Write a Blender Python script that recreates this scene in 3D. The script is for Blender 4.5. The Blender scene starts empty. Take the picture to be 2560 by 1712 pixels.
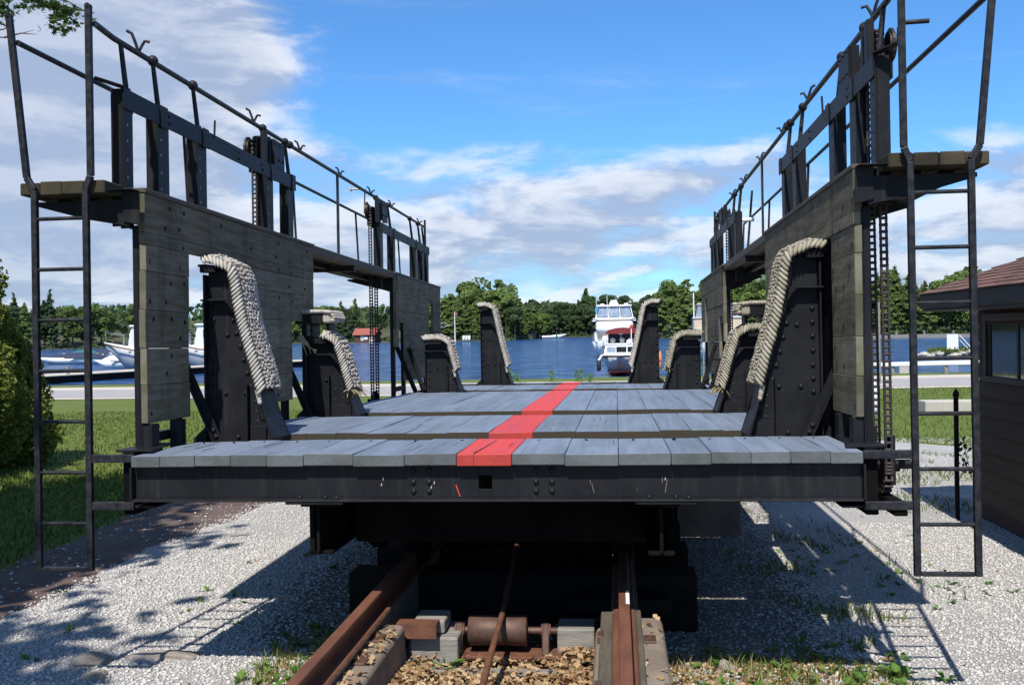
import bpy, math, random
import numpy as np
from mathutils import Vector, Matrix, Euler
random.seed(7); rng = np.random.default_rng(11)
sc = bpy.context.scene
C = sc.collection
R_ = math.radians
TAU = R_(0.93)                       # the carriage stands a little nose-down on its incline
MC = Matrix.Rotation(-TAU, 4, 'X')   # carriage frame -> world

# ------------------------------------------------------------------ camera
cam_d = bpy.data.cameras.new('camera'); cam = bpy.data.objects.new('camera', cam_d); C.objects.link(cam)
yaw, pitch, roll = R_(5.812), R_(0.2784), R_(-0.93677)
fwd = Vector((-math.sin(yaw)*math.cos(pitch), math.cos(yaw)*math.cos(pitch), math.sin(pitch)))
rgt = Vector((math.cos(yaw), math.sin(yaw), 0)); up = rgt.cross(fwd)
r2 = math.cos(roll)*rgt + math.sin(roll)*up; u2 = -math.sin(roll)*rgt + math.cos(roll)*up
rot = Matrix((r2, u2, -fwd)).transposed().to_4x4()
cam.matrix_world = MC @ (Matrix.Translation((0.76109, 0, 1.36556)) @ rot)
cam_d.sensor_width = 36; cam_d.lens = 36*2567.06/2560; cam_d.clip_end = 6000; cam_d.clip_start = .05
sc.camera = cam

# ------------------------------------------------------------------ world, sun, exposure
SUN = Vector((-0.10, -0.73, 1.0)).normalized()     # towards the sun
w = bpy.data.worlds.new('World'); sc.world = w; w.use_nodes = True
nt = w.node_tree; nt.nodes.clear()
def nd(t, typ, **k):
    n = t.nodes.new(typ)
    for a, b in k.items():
        if a in n.bl_rna.properties: setattr(n, a, b)
        else: n.inputs[a].default_value = b
    return n
def mth(t, op, a, b=None, c=None, clamp=False):
    n = t.nodes.new('ShaderNodeMath'); n.operation = op; n.use_clamp = clamp
    for i, v in enumerate((a, b, c)):
        if v is None: continue
        if isinstance(v, (int, float)): n.inputs[i].default_value = v
        else: t.links.new(v, n.inputs[i])
    return n.outputs[0]
def smooth(t, v, lo, hi):
    n = t.nodes.new('ShaderNodeMapRange'); n.interpolation_type = 'SMOOTHSTEP'
    n.inputs[1].default_value = lo; n.inputs[2].default_value = hi
    t.links.new(v, n.inputs[0]); return n.outputs[0]
def mixc(t, f, a, b, mode='MIX'):
    n = t.nodes.new('ShaderNodeMix'); n.data_type = 'RGBA'; n.blend_type = mode
    for i, v in ((0, f), (6, a), (7, b)):
        if isinstance(v, (int, float)): n.inputs[i].default_value = v
        elif isinstance(v, tuple): n.inputs[i].default_value = (*v[:3], 1)
        else: t.links.new(v, n.inputs[i])
    return n.outputs[2]
def noise(t, vec, scale, detail=4, rough=.55, dist=0):
    n = nd(t, 'ShaderNodeTexNoise', Scale=scale, Detail=detail, Roughness=rough, Distortion=dist)
    if vec is not None: t.links.new(vec, n.inputs['Vector'])
    return n.outputs[0]
sky = nd(nt, 'ShaderNodeTexSky', sky_type='NISHITA', sun_disc=False, sun_elevation=math.asin(SUN.z),
         sun_rotation=math.atan2(SUN.x, SUN.y), altitude=200, air_density=1.0, dust_density=.25, ozone_density=2.5)
tc = nd(nt, 'ShaderNodeTexCoord'); sx = nd(nt, 'ShaderNodeSeparateXYZ'); nt.links.new(tc.outputs['Generated'], sx.inputs[0])
X_, Y_, Z_ = sx.outputs
el = mth(nt, 'ARCSINE', Z_); az = mth(nt, 'ARCTAN2', X_, Y_)
# clouds live in (azimuth, elevation): puffy heaps flattened towards the horizon
sq = mth(nt, 'POWER', mth(nt, 'MAXIMUM', el, 0.0), .80)
pv = nd(nt, 'ShaderNodeCombineXYZ'); nt.links.new(mth(nt, 'MULTIPLY', az, 5.2), pv.inputs[0]); nt.links.new(mth(nt, 'MULTIPLY', sq, 13.5), pv.inputs[1]); pv.inputs[2].default_value = 4.3
n1 = noise(nt, pv.outputs[0], 1.35, 10, .58, .35)
pv2 = nd(nt, 'ShaderNodeVectorMath', operation='ADD'); nt.links.new(pv.outputs[0], pv2.inputs[0]); pv2.inputs[1].default_value = (-.03, .30, 0)
n2 = noise(nt, pv2.outputs[0], 1.35, 6, .58, .35)
big = noise(nt, pv.outputs[0], .45, 3, .5)
ramp = nd(nt, 'ShaderNodeValToRGB'); ramp.color_ramp.interpolation = 'EASE'
cr = ramp.color_ramp.elements; cr[0].position = 0.0; cr[0].color = (.60,)*3+(1,); cr[1].position = 1; cr[1].color = (.52,)*3+(1,)
for p, v in ((.05, .67), (.10, .655), (.135, .59), (.165, .485), (.20, .36), (.30, .27), (.42, .36), (.65, .50)):  # cover high overhead, out of view, raised to whiten the light in shade
    e = cr.new(p); e.color = (v, v, v, 1)
nt.links.new(el, ramp.inputs[0])
def blob(a0, e0, ra, re, amp):
    da = mth(nt, 'DIVIDE', mth(nt, 'SUBTRACT', az, R_(a0)), R_(ra)); de = mth(nt, 'DIVIDE', mth(nt, 'SUBTRACT', el, R_(e0)), R_(re))
    d = mth(nt, 'ADD', mth(nt, 'MULTIPLY', da, da), mth(nt, 'MULTIPLY', de, de))
    return mth(nt, 'MULTIPLY', mth(nt, 'SUBTRACT', 1, smooth(nt, d, 0, 1)), amp)
cov = ramp.outputs[0]
for b in ((-32, 13, 17, 13, .44), (-22, 15.5, 12, 6.5, .26), (-34, 26, 14, 9, .2), (24, 20, 8, 5, .24), (-9, 10.0, 6, 1.6, .10), (6, 8.2, 9, 2.2, .09)):
    cov = mth(nt, 'ADD', cov, blob(*b))
f1 = mth(nt, 'ADD', mth(nt, 'MULTIPLY', n1, .66), mth(nt, 'MULTIPLY', big, .34))
tot = mth(nt, 'ADD', f1, cov)
dens = smooth(nt, tot, .97, 1.20)
wv = nd(nt, 'ShaderNodeVectorMath', operation='MULTIPLY'); nt.links.new(pv.outputs[0], wv.inputs[0]); wv.inputs[1].default_value = (.55, 1.7, 1)
wn = noise(nt, wv.outputs[0], .9, 8, .62, .8)
wd = mth(nt, 'MULTIPLY', smooth(nt, wn, .52, .80), .28)
dens2 = mth(nt, 'MAXIMUM', dens, wd)
lit = smooth(nt, mth(nt, 'SUBTRACT', n1, n2), -.08, .11)
thick = smooth(nt, tot, 1.05, 1.40)
shade = mth(nt, 'MULTIPLY', lit, mth(nt, 'SUBTRACT', 1, mth(nt, 'MULTIPLY', thick, .66)))
ccol = mixc(nt, shade, (4.1, 5.0, 6.9), (9.6, 9.8, 10.4))
skyt = mixc(nt, 1.0, sky.outputs[0], (.70, 1.27, 1.80), 'MULTIPLY')
fin = mixc(nt, mth(nt, 'MULTIPLY', dens2, .93), skyt, ccol)
bg = nd(nt, 'ShaderNodeBackground', Strength=.085); nt.links.new(fin, bg.inputs[0])
wo = nd(nt, 'ShaderNodeOutputWorld'); nt.links.new(bg.outputs[0], wo.inputs[0])
sd = bpy.data.lights.new('sun', 'SUN'); sd.energy = 5.0; sd.angle = R_(.53); sd.color = (1, .955, .88)
so = bpy.data.objects.new('sun', sd); C.objects.link(so); so.rotation_euler = (-SUN).to_track_quat('-Z', 'Y').to_euler(); so.location = (0, -5, 30)
vs = sc.view_settings; vs.view_transform = 'Standard'; vs.look = 'None'; vs.gamma = 1; vs.use_curve_mapping = False; vs.exposure = 0.22
sc.cycles.max_bounces = 6; sc.cycles.transparent_max_bounces = 12

# ------------------------------------------------------------------ materials
MATS = {}
def mat(name, col, rough=.6, metal=0, spec=.5, var=0, vscale=4, vcol=None, stretch=(1, 1, 1), bump=0, bscale=40, bdist=.004,
        island=None, objvar=0, spots=None, detail=6, streak=None, coat=0, trans=0, coord='Object', vlo=.35, vhi=.68):
    """base colour with a second colour mixed in by stretched noise, fine relief, optional per-island / per-object variation and speckles"""
    m = bpy.data.materials.new(name); m.use_nodes = True; t = m.node_tree; b = t.nodes['Principled BSDF']
    b.inputs['Roughness'].default_value = rough; b.inputs['Metallic'].default_value = metal
    b.inputs['Specular IOR Level'].default_value = spec
    if coat: b.inputs['Coat Weight'].default_value = coat
    tcn = nd(t, 'ShaderNodeTexCoord'); mp = nd(t, 'ShaderNodeMapping'); mp.inputs['Scale'].default_value = stretch
    t.links.new(tcn.outputs[coord], mp.inputs[0]); V = mp.outputs[0]
    c = None
    if var:
        f = smooth(t, noise(t, V, vscale, detail, .6), vlo, vhi)
        c = mixc(t, mth(t, 'MULTIPLY', f, var), col, vcol or tuple(x*.5 for x in col))
    if island:
        g = nd(t, 'ShaderNodeNewGeometry')
        c = mixc(t, g.outputs['Random Per Island'], c if c is not None else col, island)
    if spots:
        scol, sscale, lo, hi = spots
        f = smooth(t, noise(t, V, sscale, 3, .6), lo, hi)
        c = mixc(t, f, c if c is not None else col, scol)
    if streak:
        m2 = nd(t, 'ShaderNodeMapping'); m2.inputs['Scale'].default_value = streak[3]; t.links.new(tcn.outputs[coord], m2.inputs[0])
        f = smooth(t, noise(t, m2.outputs[0], 1.0, 5, .65), streak[1], streak[2])
        c = mixc(t, mth(t, 'MULTIPLY', f, .75), c if c is not None else col, streak[0])
    if objvar:
        oi = nd(t, 'ShaderNodeObjectInfo')
        hv = nd(t, 'ShaderNodeHueSaturation')
        if c is None: hv.inputs['Color'].default_value = (*col, 1)
        else: t.links.new(c, hv.inputs['Color'])
        t.links.new(mth(t, 'ADD', mth(t, 'MULTIPLY', oi.outputs['Random'], 2*objvar), 1-objvar), hv.inputs['Value'])
        c = hv.outputs[0]
    if c is None: b.inputs['Base Color'].default_value = (*col, 1)
    else: t.links.new(c, b.inputs['Base Color'])
    if bump:
        bn = nd(t, 'ShaderNodeBump', Strength=bump, Distance=bdist)
        t.links.new(noise(t, V, bscale, 5, .6), bn.inputs['Height']); t.links.new(bn.outputs[0], b.inputs['Normal'])
    if trans:
        out = t.nodes['Material Output']; tr = nd(t, 'ShaderNodeBsdfTranslucent'); mx = nd(t, 'ShaderNodeMixShader')
        mx.inputs[0].default_value = trans
        if c is None: tr.inputs[0].default_value = (*col, 1)
        else: t.links.new(c, tr.inputs[0])
        t.links.new(b.outputs[0], mx.inputs[1]); t.links.new(tr.outputs[0], mx.inputs[2]); t.links.new(mx.outputs[0], out.inputs[0])
    MATS[name] = m; return m
K = {}
K['steel'] = mat('black_paint', (.0085, .0090, .0110), .5, spec=.18, var=.85, vscale=3.5, vcol=(.016, .0165, .019), bump=.2, bscale=30, bdist=.004, spots=((.065, .040, .028), 17, .69, .80), streak=((.032, .031, .031), .52, .76, (16, 16, 1.3)))
K['pipe'] = mat('black_pipe_paint', (.010, .0105, .013), .45, spec=.22, var=.6, vscale=20, vcol=(.045, .045, .05))
K['dirty_shade_steel'] = mat('greasy_shade_steel', (.005, .005, .0055), .9, spec=.05, var=.8, vscale=3, vcol=(.012, .010, .009))  # greasy steel, blackened further to paint in the shade under the deck
K['deck'] = mat('grey_deck_paint', (.195, .235, .300), .62, spec=.3, var=.85, vscale=1.6, vcol=(.135, .165, .212), stretch=(11, .45, 11), bump=.5, bscale=26, bdist=.007, objvar=.10, spots=((.075, .08, .085), 9, .62, .74), streak=((.12, .145, .165), .50, .78, (2.2, 1.1, 2)))
K['crack'] = mat('crack_shadow_dirt', (.055, .062, .072), .95, spec=.1)
K['deck_front'] = mat('weathered_plank_front', (.105, .115, .118), .8, var=.8, vscale=5, vcol=(.062, .068, .062), bump=.6, bscale=40, bdist=.006, objvar=.12)
K['red_front'] = mat('red_plank_front', (.42, .035, .025), .65, var=.6, vscale=6, vcol=(.27, .028, .02), bump=.5, bscale=40, bdist=.006)
K['deck_edge'] = mat('mossy_plank_edge', (.055, .042, .030), .9, spec=.2, var=.9, vscale=9, vcol=(.042, .043, .028))
K['red'] = mat('red_deck_paint', (.66, .060, .034), .58, spec=.3, var=.75, vscale=2.2, vcol=(.50, .060, .075), stretch=(10, .45, 10), bump=.5, bscale=26, bdist=.007, objvar=.07, spots=((.30, .05, .04), 10, .60, .76), streak=((.42, .10, .12), .50, .78, (3, 3, 3)))
K['wood'] = mat('weathered_treated_wood', (.135, .120, .078), .88, spec=.10, var=.9, vscale=2.6, vcol=(.225, .205, .155), stretch=(9, 1, 9), bump=.6, bscale=22, bdist=.005, objvar=.2, spots=((.25, .245, .22), 6.5, .64, .82), streak=((.075, .064, .042), .48, .76, (1.2, 6, .8)))
K['woodend'] = mat('plank_end_grain', (.17, .155, .115), .85, var=.9, vscale=6, vcol=(.09, .085, .04), bump=.5, bscale=60, bdist=.004, objvar=.35)
K['cap'] = mat('brown_cap_wood', (.105, .085, .06), .8, var=.8, vscale=3, vcol=(.05, .044, .034), stretch=(8, 1, 8), bump=.6, bscale=22, bdist=.005, objvar=.15)
K['walkwood'] = mat('brown_walkway_wood', (.062, .050, .030), .85, spec=.2, var=.9, vscale=5, vcol=(.030, .026, .017), bump=.6, bscale=22, bdist=.005, objvar=.25)
K['ropecore'] = mat('rope_core', (.19, .165, .135), .95, spec=.1)
K['rope'] = mat('manila_rope', (.37, .335, .285), .9, spec=.15, var=.6, vscale=5, vcol=(.25, .215, .17), island=(.47, .44, .39), bump=.5, bscale=160, bdist=.003)
K['roped'] = mat('frayed_rope', (.30, .245, .14), .95, spec=.1, island=(.42, .35, .21))
K['ropeold'] = mat('olive_old_rope', (.26, .235, .175), .92, spec=.15, var=.5, vscale=6, vcol=(.17, .155, .10), island=(.37, .34, .27), bump=.5, bscale=160, bdist=.003)
K['rust'] = mat('rust', (.16, .062, .030), .75, var=.9, vscale=12, vcol=(.085, .036, .024), bump=.5, bscale=60, bdist=.003)
K['rustrail'] = mat('rusted_rail', (.17, .068, .036), .62, var=.8, vscale=6, vcol=(.10, .040, .026), stretch=(2, .5, 2), bump=.25, bscale=60, bdist=.002)
K['rustdark'] = mat('dark_rust_iron', (.075, .040, .030), .6, metal=.2, var=.9, vscale=14, vcol=(.13, .07, .045), bump=.3, bscale=60, bdist=.003)
K['chain'] = mat('oily_chain', (.022, .019, .018), .5, var=.6, vscale=7, vcol=(.060, .030, .018), vlo=.45, vhi=.7)
K['concrete'] = mat('old_concrete', (.235, .185, .140), .9, var=.8, vscale=4, vcol=(.155, .120, .092), bump=.5, bscale=45, bdist=.008, spots=((.30, .27, .23), 7, .62, .78))
K['palec'] = mat('pale_concrete', (.48, .44, .37), .9, var=.6, vscale=3, vcol=(.36, .33, .28), bump=.3, bscale=40)
K['tie'] = mat('grey_timber', (.29, .27, .24), .9, var=.9, vscale=3, vcol=(.15, .14, .12), stretch=(1, 9, 9), bump=.7, bscale=18, bdist=.008)
K['tiedark'] = mat('dark_timber', (.020, .017, .015), .95, spec=.1, var=.8, vscale=3, vcol=(.010, .009, .008), stretch=(1, 9, 9), bump=.7, bscale=18, bdist=.008)  # timber taken near black to paint in the shade under the carriage
K['gravel'] = mat('gravel', (.50, .485, .46), .95, spec=.25, var=.9, vscale=1.1, vcol=(.43, .41, .385), bump=1, bscale=70, bdist=.03, spots=((.36, .34, .32), 90, .55, .70))
K['soilshade'] = mat('soil_shade_gravel', (.125, .112, .095), .95, spec=.15, var=.9, vscale=1.6, vcol=(.20, .185, .16), bump=.9, bscale=60, bdist=.02, spots=((.30, .28, .25), 22, .60, .72))  # gravel coloured dark for soil and for the shade under the carriage
K['soilshadestone'] = mat('soil_shade_stone', (.13, .118, .10), .95, spec=.1, island=(.36, .335, .30))  # stones carry the same soil tone and painted shade
K['stone'] = mat('gravel_stone', (.44, .42, .40), .92, spec=.15, island=(.60, .575, .545), bump=.4, bscale=120, bdist=.004)
K['rock'] = mat('field_stone', (.33, .29, .25), .9, var=.8, vscale=9, vcol=(.20, .17, .14), bump=.8, bscale=26, bdist=.012)
K['dirt'] = mat('red_brown_dirt', (.115, .080, .068), .95, spec=.2, var=.8, vscale=2, vcol=(.155, .115, .098), bump=.8, bscale=50, bdist=.02, spots=((.20, .16, .14), 30, .64, .75))
K['soil'] = mat('soil', (.11, .09, .065), .95, spec=.2, var=.8, vscale=7, vcol=(.19, .155, .11), bump=.9, bscale=60, bdist=.02)
K['lawn'] = mat('lawn', (.11, .15, .028), .95, spec=.2, var=.8, vscale=.55, vcol=(.14, .16, .042), bump=.9, bscale=35, bdist=.03, spots=((.15, .13, .06), 1.3, .60, .8))
K['blade'] = mat('grass_blade', (.06, .11, .016), .7, spec=.3, island=(.20, .235, .045), trans=.25)
K['dryblade'] = mat('dry_grass', (.30, .25, .11), .8, spec=.2, island=(.16, .17, .05), trans=.2)
K['weed'] = mat('weed_leaf', (.07, .17, .025), .55, spec=.4, island=(.15, .26, .05), trans=.3)
K['litter'] = mat('dead_leaf', (.20, .11, .05), .85, spec=.2, island=(.52, .37, .21), trans=.12)
K['road'] = mat('road_asphalt', (.32, .30, .285), .9, var=.6, vscale=.6, vcol=(.38, .355, .33), bump=.3, bscale=30)
K['shoulder'] = mat('sandy_shoulder', (.54, .48, .385), .95, var=.7, vscale=1, vcol=(.46, .40, .31), bump=.4, bscale=30)
K['land'] = mat('forest_floor', (.05, .06, .022), .95, var=.8, vscale=.2, vcol=(.10, .09, .045))
K['siding'] = mat('dark_brown_siding', (.085, .057, .040), .7, spec=.2, var=.6, vscale=3, vcol=(.065, .045, .032), stretch=(1, .4, 8), bump=.25, bscale=30, objvar=.08)
K['fascia'] = mat('fascia_paint', (.030, .025, .028), .55, var=.5, vscale=4, vcol=(.042, .036, .038))
K['shingle'] = mat('brown_shingle', (.15, .075, .055), .95, var=.8, vscale=10, vcol=(.095, .05, .04), bump=.8, bscale=120, bdist=.004, objvar=.28)
K['white'] = mat('white_gelcoat', (.82, .82, .80), .25, spec=.5, var=.3, vscale=2, vcol=(.74, .74, .72), coat=.2)
K['whitep'] = mat('white_paint', (.78, .78, .76), .5)
K['canvaswhite'] = mat('white_canvas', (.80, .79, .77), .9, var=.5, vscale=3, vcol=(.68, .67, .66), bump=.5, bscale=4, bdist=.05)
K['greyhull'] = mat('grey_white_hull', (.52, .53, .53), .45, var=.6, vscale=1.3, vcol=(.42, .43, .43))
K['redhull'] = mat('red_bottom_paint', (.20, .022, .016), .6)
K['burg'] = mat('burgundy_canvas', (.17, .018, .020), .85, bump=.3, bscale=5, bdist=.04)
K['navy'] = mat('navy_canvas', (.022, .028, .060), .8, var=.5, vscale=1.5, vcol=(.035, .045, .085), bump=.5, bscale=3, bdist=.06)
K['teal'] = mat('teal_canvas', (.022, .12, .12), .8, bump=.5, bscale=3, bdist=.06)
K['tan'] = mat('tan_gelcoat', (.52, .42, .30), .5)
K['rubber'] = mat('black_rubber', (.014, .014, .015), .6)
K['chrome'] = mat('stainless', (.62, .63, .65), .22, metal=1)
K['darkglass'] = mat('boat_glass', (.012, .015, .020), .05, spec=.8)
K['blueglass'] = mat('clear_vinyl', (.20, .25, .32), .10, spec=.7, var=.7, vscale=1.5, vcol=(.36, .42, .50))
K['bluepaint'] = mat('blue_flag_cloth', (.05, .30, .55), .8)
K['pinkred'] = mat('red_cloth', (.45, .06, .06), .8)
K['orange'] = mat('orange_cloth', (.60, .24, .10), .8)
K['cottage'] = mat('brown_cottage_boards', (.075, .035, .028), .8, var=.5, vscale=3, vcol=(.05, .025, .02))
K['redroof'] = mat('red_roof', (.30, .085, .055), .8, var=.4, vscale=3, vcol=(.24, .07, .05))
K['bark'] = mat('bark', (.075, .062, .05), .95, var=.8, vscale=7, vcol=(.13, .115, .1), stretch=(1, 1, .25), bump=.8, bscale=12, bdist=.02)
K['birch'] = mat('pale_dead_wood', (.42, .39, .34), .9)
K['twig'] = mat('twig', (.075, .06, .045), .9)
K['maple'] = mat('maple_leaf', (.035, .075, .014), .55, spec=.4, island=(.075, .13, .028), trans=.3)
K['pine1'] = mat('pine_needles', (.10, .150, .040), .8, spec=.2, island=(.19, .245, .072), objvar=.2, trans=.35)
K['pine2'] = mat('dark_spruce_needles', (.035, .066, .030), .8, spec=.2, island=(.065, .105, .044), objvar=.22, trans=.2)
K['decid'] = mat('broadleaf_foliage', (.11, .17, .040), .75, spec=.25, island=(.19, .26, .068), objvar=.25, trans=.3)
K['dimwood'] = mat('dark_broadleaf_foliage', (.045, .078, .030), .8, spec=.2, island=(.085, .125, .046), objvar=.2, trans=.25)
K['cedar'] = mat('cedar_sprays', (.085, .13, .022), .75, spec=.25, island=(.24, .25, .045), trans=.3)
def glass_mat():
    m = bpy.data.materials.new('window_glass'); m.use_nodes = True; t = m.node_tree; b = t.nodes['Principled BSDF']
    b.inputs['Base Color'].default_value = (.03, .035, .035, 1); b.inputs['Roughness'].default_value = .04; b.inputs['Specular IOR Level'].default_value = .9
    tcn = nd(t, 'ShaderNodeTexCoord'); bn = nd(t, 'ShaderNodeBump', Strength=.05, Distance=.02)
    t.links.new(noise(t, tcn.outputs['Object'], 3, 2, .5), bn.inputs['Height']); t.links.new(bn.outputs[0], b.inputs['Normal']); return m
K['glass'] = glass_mat()
def water_mat():
    m = bpy.data.materials.new('lake_water'); m.use_nodes = True; t = m.node_tree; b = t.nodes['Principled BSDF']
    b.inputs['Base Color'].default_value = (.010, .045, .115, 1); b.inputs['Roughness'].default_value = .12; b.inputs['IOR'].default_value = 1.33; b.inputs['Specular IOR Level'].default_value = .30
    tcn = nd(t, 'ShaderNodeTexCoord'); mp = nd(t, 'ShaderNodeMapping'); mp.inputs['Scale'].default_value = (.42, .95, 1)
    t.links.new(tcn.outputs['Object'], mp.inputs[0])
    a = noise(t, mp.outputs[0], .85, 7, .62, .5); c_ = noise(t, mp.outputs[0], .13, 3, .5); d_ = noise(t, mp.outputs[0], 3.2, 4, .6)
    h = mth(t, 'ADD', mth(t, 'ADD', a, mth(t, 'MULTIPLY', c_, 1.5)), mth(t, 'MULTIPLY', d_, .30))
    bn = nd(t, 'ShaderNodeBump', Strength=1.0, Distance=.62); t.links.new(h, bn.inputs['Height']); t.links.new(bn.outputs[0], b.inputs['Normal'])
    f = smooth(t, a, .42, .62)
    t.links.new(mixc(t, f, (.006, .030, .105), (.048, .150, .350)), b.inputs['Base Color'])
    return m
K['water'] = water_mat()

# ------------------------------------------------------------------ mesh helpers
class MB:
    def __init__(s): s.v = []; s.f = []; s.sm = []
    def add(s, vs, fs, smooth=False):
        o = len(s.v); s.v += [tuple(p) for p in vs]; s.f += [tuple(i+o for i in q) for q in fs]; s.sm += [smooth]*len(fs); return s
    def box(s, x0, x1, y0, y1, z0, z1):
        if x0 > x1: x0, x1 = x1, x0
        if y0 > y1: y0, y1 = y1, y0
        if z0 > z1: z0, z1 = z1, z0
        return s.add([(x0,y0,z0),(x1,y0,z0),(x1,y1,z0),(x0,y1,z0),(x0,y0,z1),(x1,y0,z1),(x1,y1,z1),(x0,y1,z1)],
                     [(3,2,1,0),(4,5,6,7),(0,1,5,4),(1,2,6,5),(2,3,7,6),(3,0,4,7)])
    def prism(s, poly, axis, a, b):
        """poly of 2-D points extruded along axis from a to b (x: (y,z) y: (x,z) z: (x,y))"""
        if a > b: a, b = b, a
        n = len(poly)
        mk = {'x': lambda p, t: (t, p[0], p[1]), 'y': lambda p, t: (p[0], t, p[1]), 'z': lambda p, t: (p[0], p[1], t)}[axis]
        ar = sum(poly[i][0]*poly[(i+1) % n][1]-poly[(i+1) % n][0]*poly[i][1] for i in range(n))
        flip = (ar < 0) != (axis == 'y')
        P = list(poly)[::-1] if flip else list(poly)
        vs = [mk(p, a) for p in P]+[mk(p, b) for p in P]
        fs = [tuple(range(n))[::-1], tuple(range(n, 2*n))]+[(i, (i+1) % n, n+(i+1) % n, n+i) for i in range(n)]
        return s.add(vs, fs)
    def tube(s, pts, r, n=8, caps=True, smooth=True):
        pts = [Vector(p) for p in pts]; rs = r if isinstance(r, (list, tuple)) else [r]*len(pts)
        vs = []; prev = None
        for i, p in enumerate(pts):
            d = (pts[min(i+1, len(pts)-1)]-pts[max(i-1, 0)]).normalized()
            if prev is None:
                a = Vector((0, 0, 1)) if abs(d.z) < .9 else Vector((1, 0, 0)); u = d.cross(a).normalized()
            else: u = (prev-d*prev.dot(d)).normalized()
            prev = u; v = d.cross(u)
            for k in range(n):
                t = 2*math.pi*k/n; vs.append(p+(u*math.cos(t)+v*math.sin(t))*rs[i])
        fs = [(i*n+k, i*n+(k+1) % n, (i+1)*n+(k+1) % n, (i+1)*n+k) for i in range(len(pts)-1) for k in range(n)]
        s.add(vs, fs, smooth)
        if caps: s.add(vs[:n], [tuple(range(n))[::-1]]); s.add(vs[-n:], [tuple(range(n))])
        return s
    def bar(s, p, q, w, h, upv=(0, 0, 1)):
        """rectangular bar from p to q: w across, h along upv"""
        p, q = Vector(p), Vector(q); d = (q-p).normalized(); u = d.cross(Vector(upv)).normalized(); v = u.cross(d)
        vs = [a+u*(i*w/2)+v*(j*h/2) for a in (p, q) for i, j in ((-1,-1),(1,-1),(1,1),(-1,1))]
        return s.add(vs, [(0,1,2,3)[::-1],(4,5,6,7),(0,1,5,4),(1,2,6,5),(2,3,7,6),(3,0,4,7)][:6])
    def ball(s, c, r, n=10, m=6, sc_=(1, 1, 1)):
        vs = [(c[0], c[1], c[2]+r*sc_[2])]
        for j in range(1, m):
            ph = math.pi*j/m
            for k in range(n):
                t = 2*math.pi*k/n
                vs.append((c[0]+r*sc_[0]*math.sin(ph)*math.cos(t), c[1]+r*sc_[1]*math.sin(ph)*math.sin(t), c[2]+r*sc_[2]*math.cos(ph)))
        vs.append((c[0], c[1], c[2]-r*sc_[2])); L = len(vs)-1
        fs = [(0, 1+k, 1+(k+1) % n) for k in range(n)]
        for j in range(m-2):
            fs += [(1+j*n+k, 1+(j+1)*n+k, 1+(j+1)*n+(k+1) % n, 1+j*n+(k+1) % n) for k in range(n)]
        fs += [(L, 1+(m-2)*n+(k+1) % n, 1+(m-2)*n+k) for k in range(n)]
        return s.add(vs, fs, True)
    def mesh(s, name):
        me = bpy.data.meshes.new(name); me.from_pydata(s.v, [], s.f)
        me.polygons.foreach_set('use_smooth', s.sm); me.update(); return me
    def build(s, name, m, parent=None, bevel=0, seg=1):
        o = bpy.data.objects.new(name, s.mesh(name)); C.objects.link(o)
        ms = m if isinstance(m, (list, tuple)) else [m]
        for k in ms: o.data.materials.append(K[k] if isinstance(k, str) else k)
        if parent: o.parent = parent
        if bevel:
            b = o.modifiers.new('bevel', 'BEVEL'); b.width = bevel; b.segments = seg; b.limit_method = 'ANGLE'
        return o
def inst(name, me, parent=None, loc=(0, 0, 0), rot=(0, 0, 0), scale=(1, 1, 1)):
    o = bpy.data.objects.new(name, me); C.objects.link(o); o.location = loc; o.rotation_euler = rot; o.scale = scale
    if parent: o.parent = parent
    return o
def npmesh(name, V, F, m, parent=None, smooth=False):
    V = np.asarray(V, np.float32); F = np.asarray(F, np.int32); k = F.shape[1]
    me = bpy.data.meshes.new(name); me.vertices.add(len(V)); me.vertices.foreach_set('co', V.ravel())
    me.loops.add(F.size); me.loops.foreach_set('vertex_index', F.ravel())
    me.polygons.add(len(F)); me.polygons.foreach_set('loop_start', np.arange(0, F.size, k, dtype=np.int32)); me.polygons.foreach_set('loop_total', np.full(len(F), k, np.int32))
    if smooth: me.polygons.foreach_set('use_smooth', np.ones(len(F), bool))
    me.update(calc_edges=True); me.validate()
    me.materials.append(K[m])
    o = bpy.data.objects.new(name, me); C.objects.link(o)
    if parent: o.parent = parent
    return o
def thing(name, label, cat, loc=(0, 0, 0), rz=0, group=None):
    o = bpy.data.objects.new(name, None); C.objects.link(o); o.empty_display_size = .3
    o.location = loc; o.rotation_euler = (0, 0, rz); o['label'] = label; o['category'] = cat
    if group: o['group'] = group
    return o
def tag(o, label, cat, group=None, kind=None):
    if label: o['label'] = label
    if cat: o['category'] = cat
    if group: o['group'] = group
    if kind: o['kind'] = kind
    return o
def struct(o): o['kind'] = 'structure'; return o
def stuff(o, label=None, cat=None):
    o['kind'] = 'stuff'
    if label: o['label'] = label; o['category'] = cat
    return o
def cards(P, size, asp=1.0, updir=None, tilt=1.0):
    """one randomly turned quad per point"""
    n = len(P); size = np.broadcast_to(np.asarray(size, float), (n,))
    N = rng.normal(size=(n, 3)); N[:, 2] *= tilt
    if updir is not None: N = N*.75+updir
    N /= np.linalg.norm(N, axis=1)[:, None]
    A = rng.normal(size=(n, 3)); U = np.cross(N, A); U /= np.linalg.norm(U, axis=1)[:, None]; W = np.cross(N, U)
    U *= (size/2)[:, None]; W *= (size*asp/2)[:, None]
    V = np.stack([P-U-W, P+U-W*.6, P+U*.8+W, P-U*.7+W*.8], 1).reshape(-1, 3)
    return V, np.arange(4*n).reshape(-1, 4)
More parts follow.
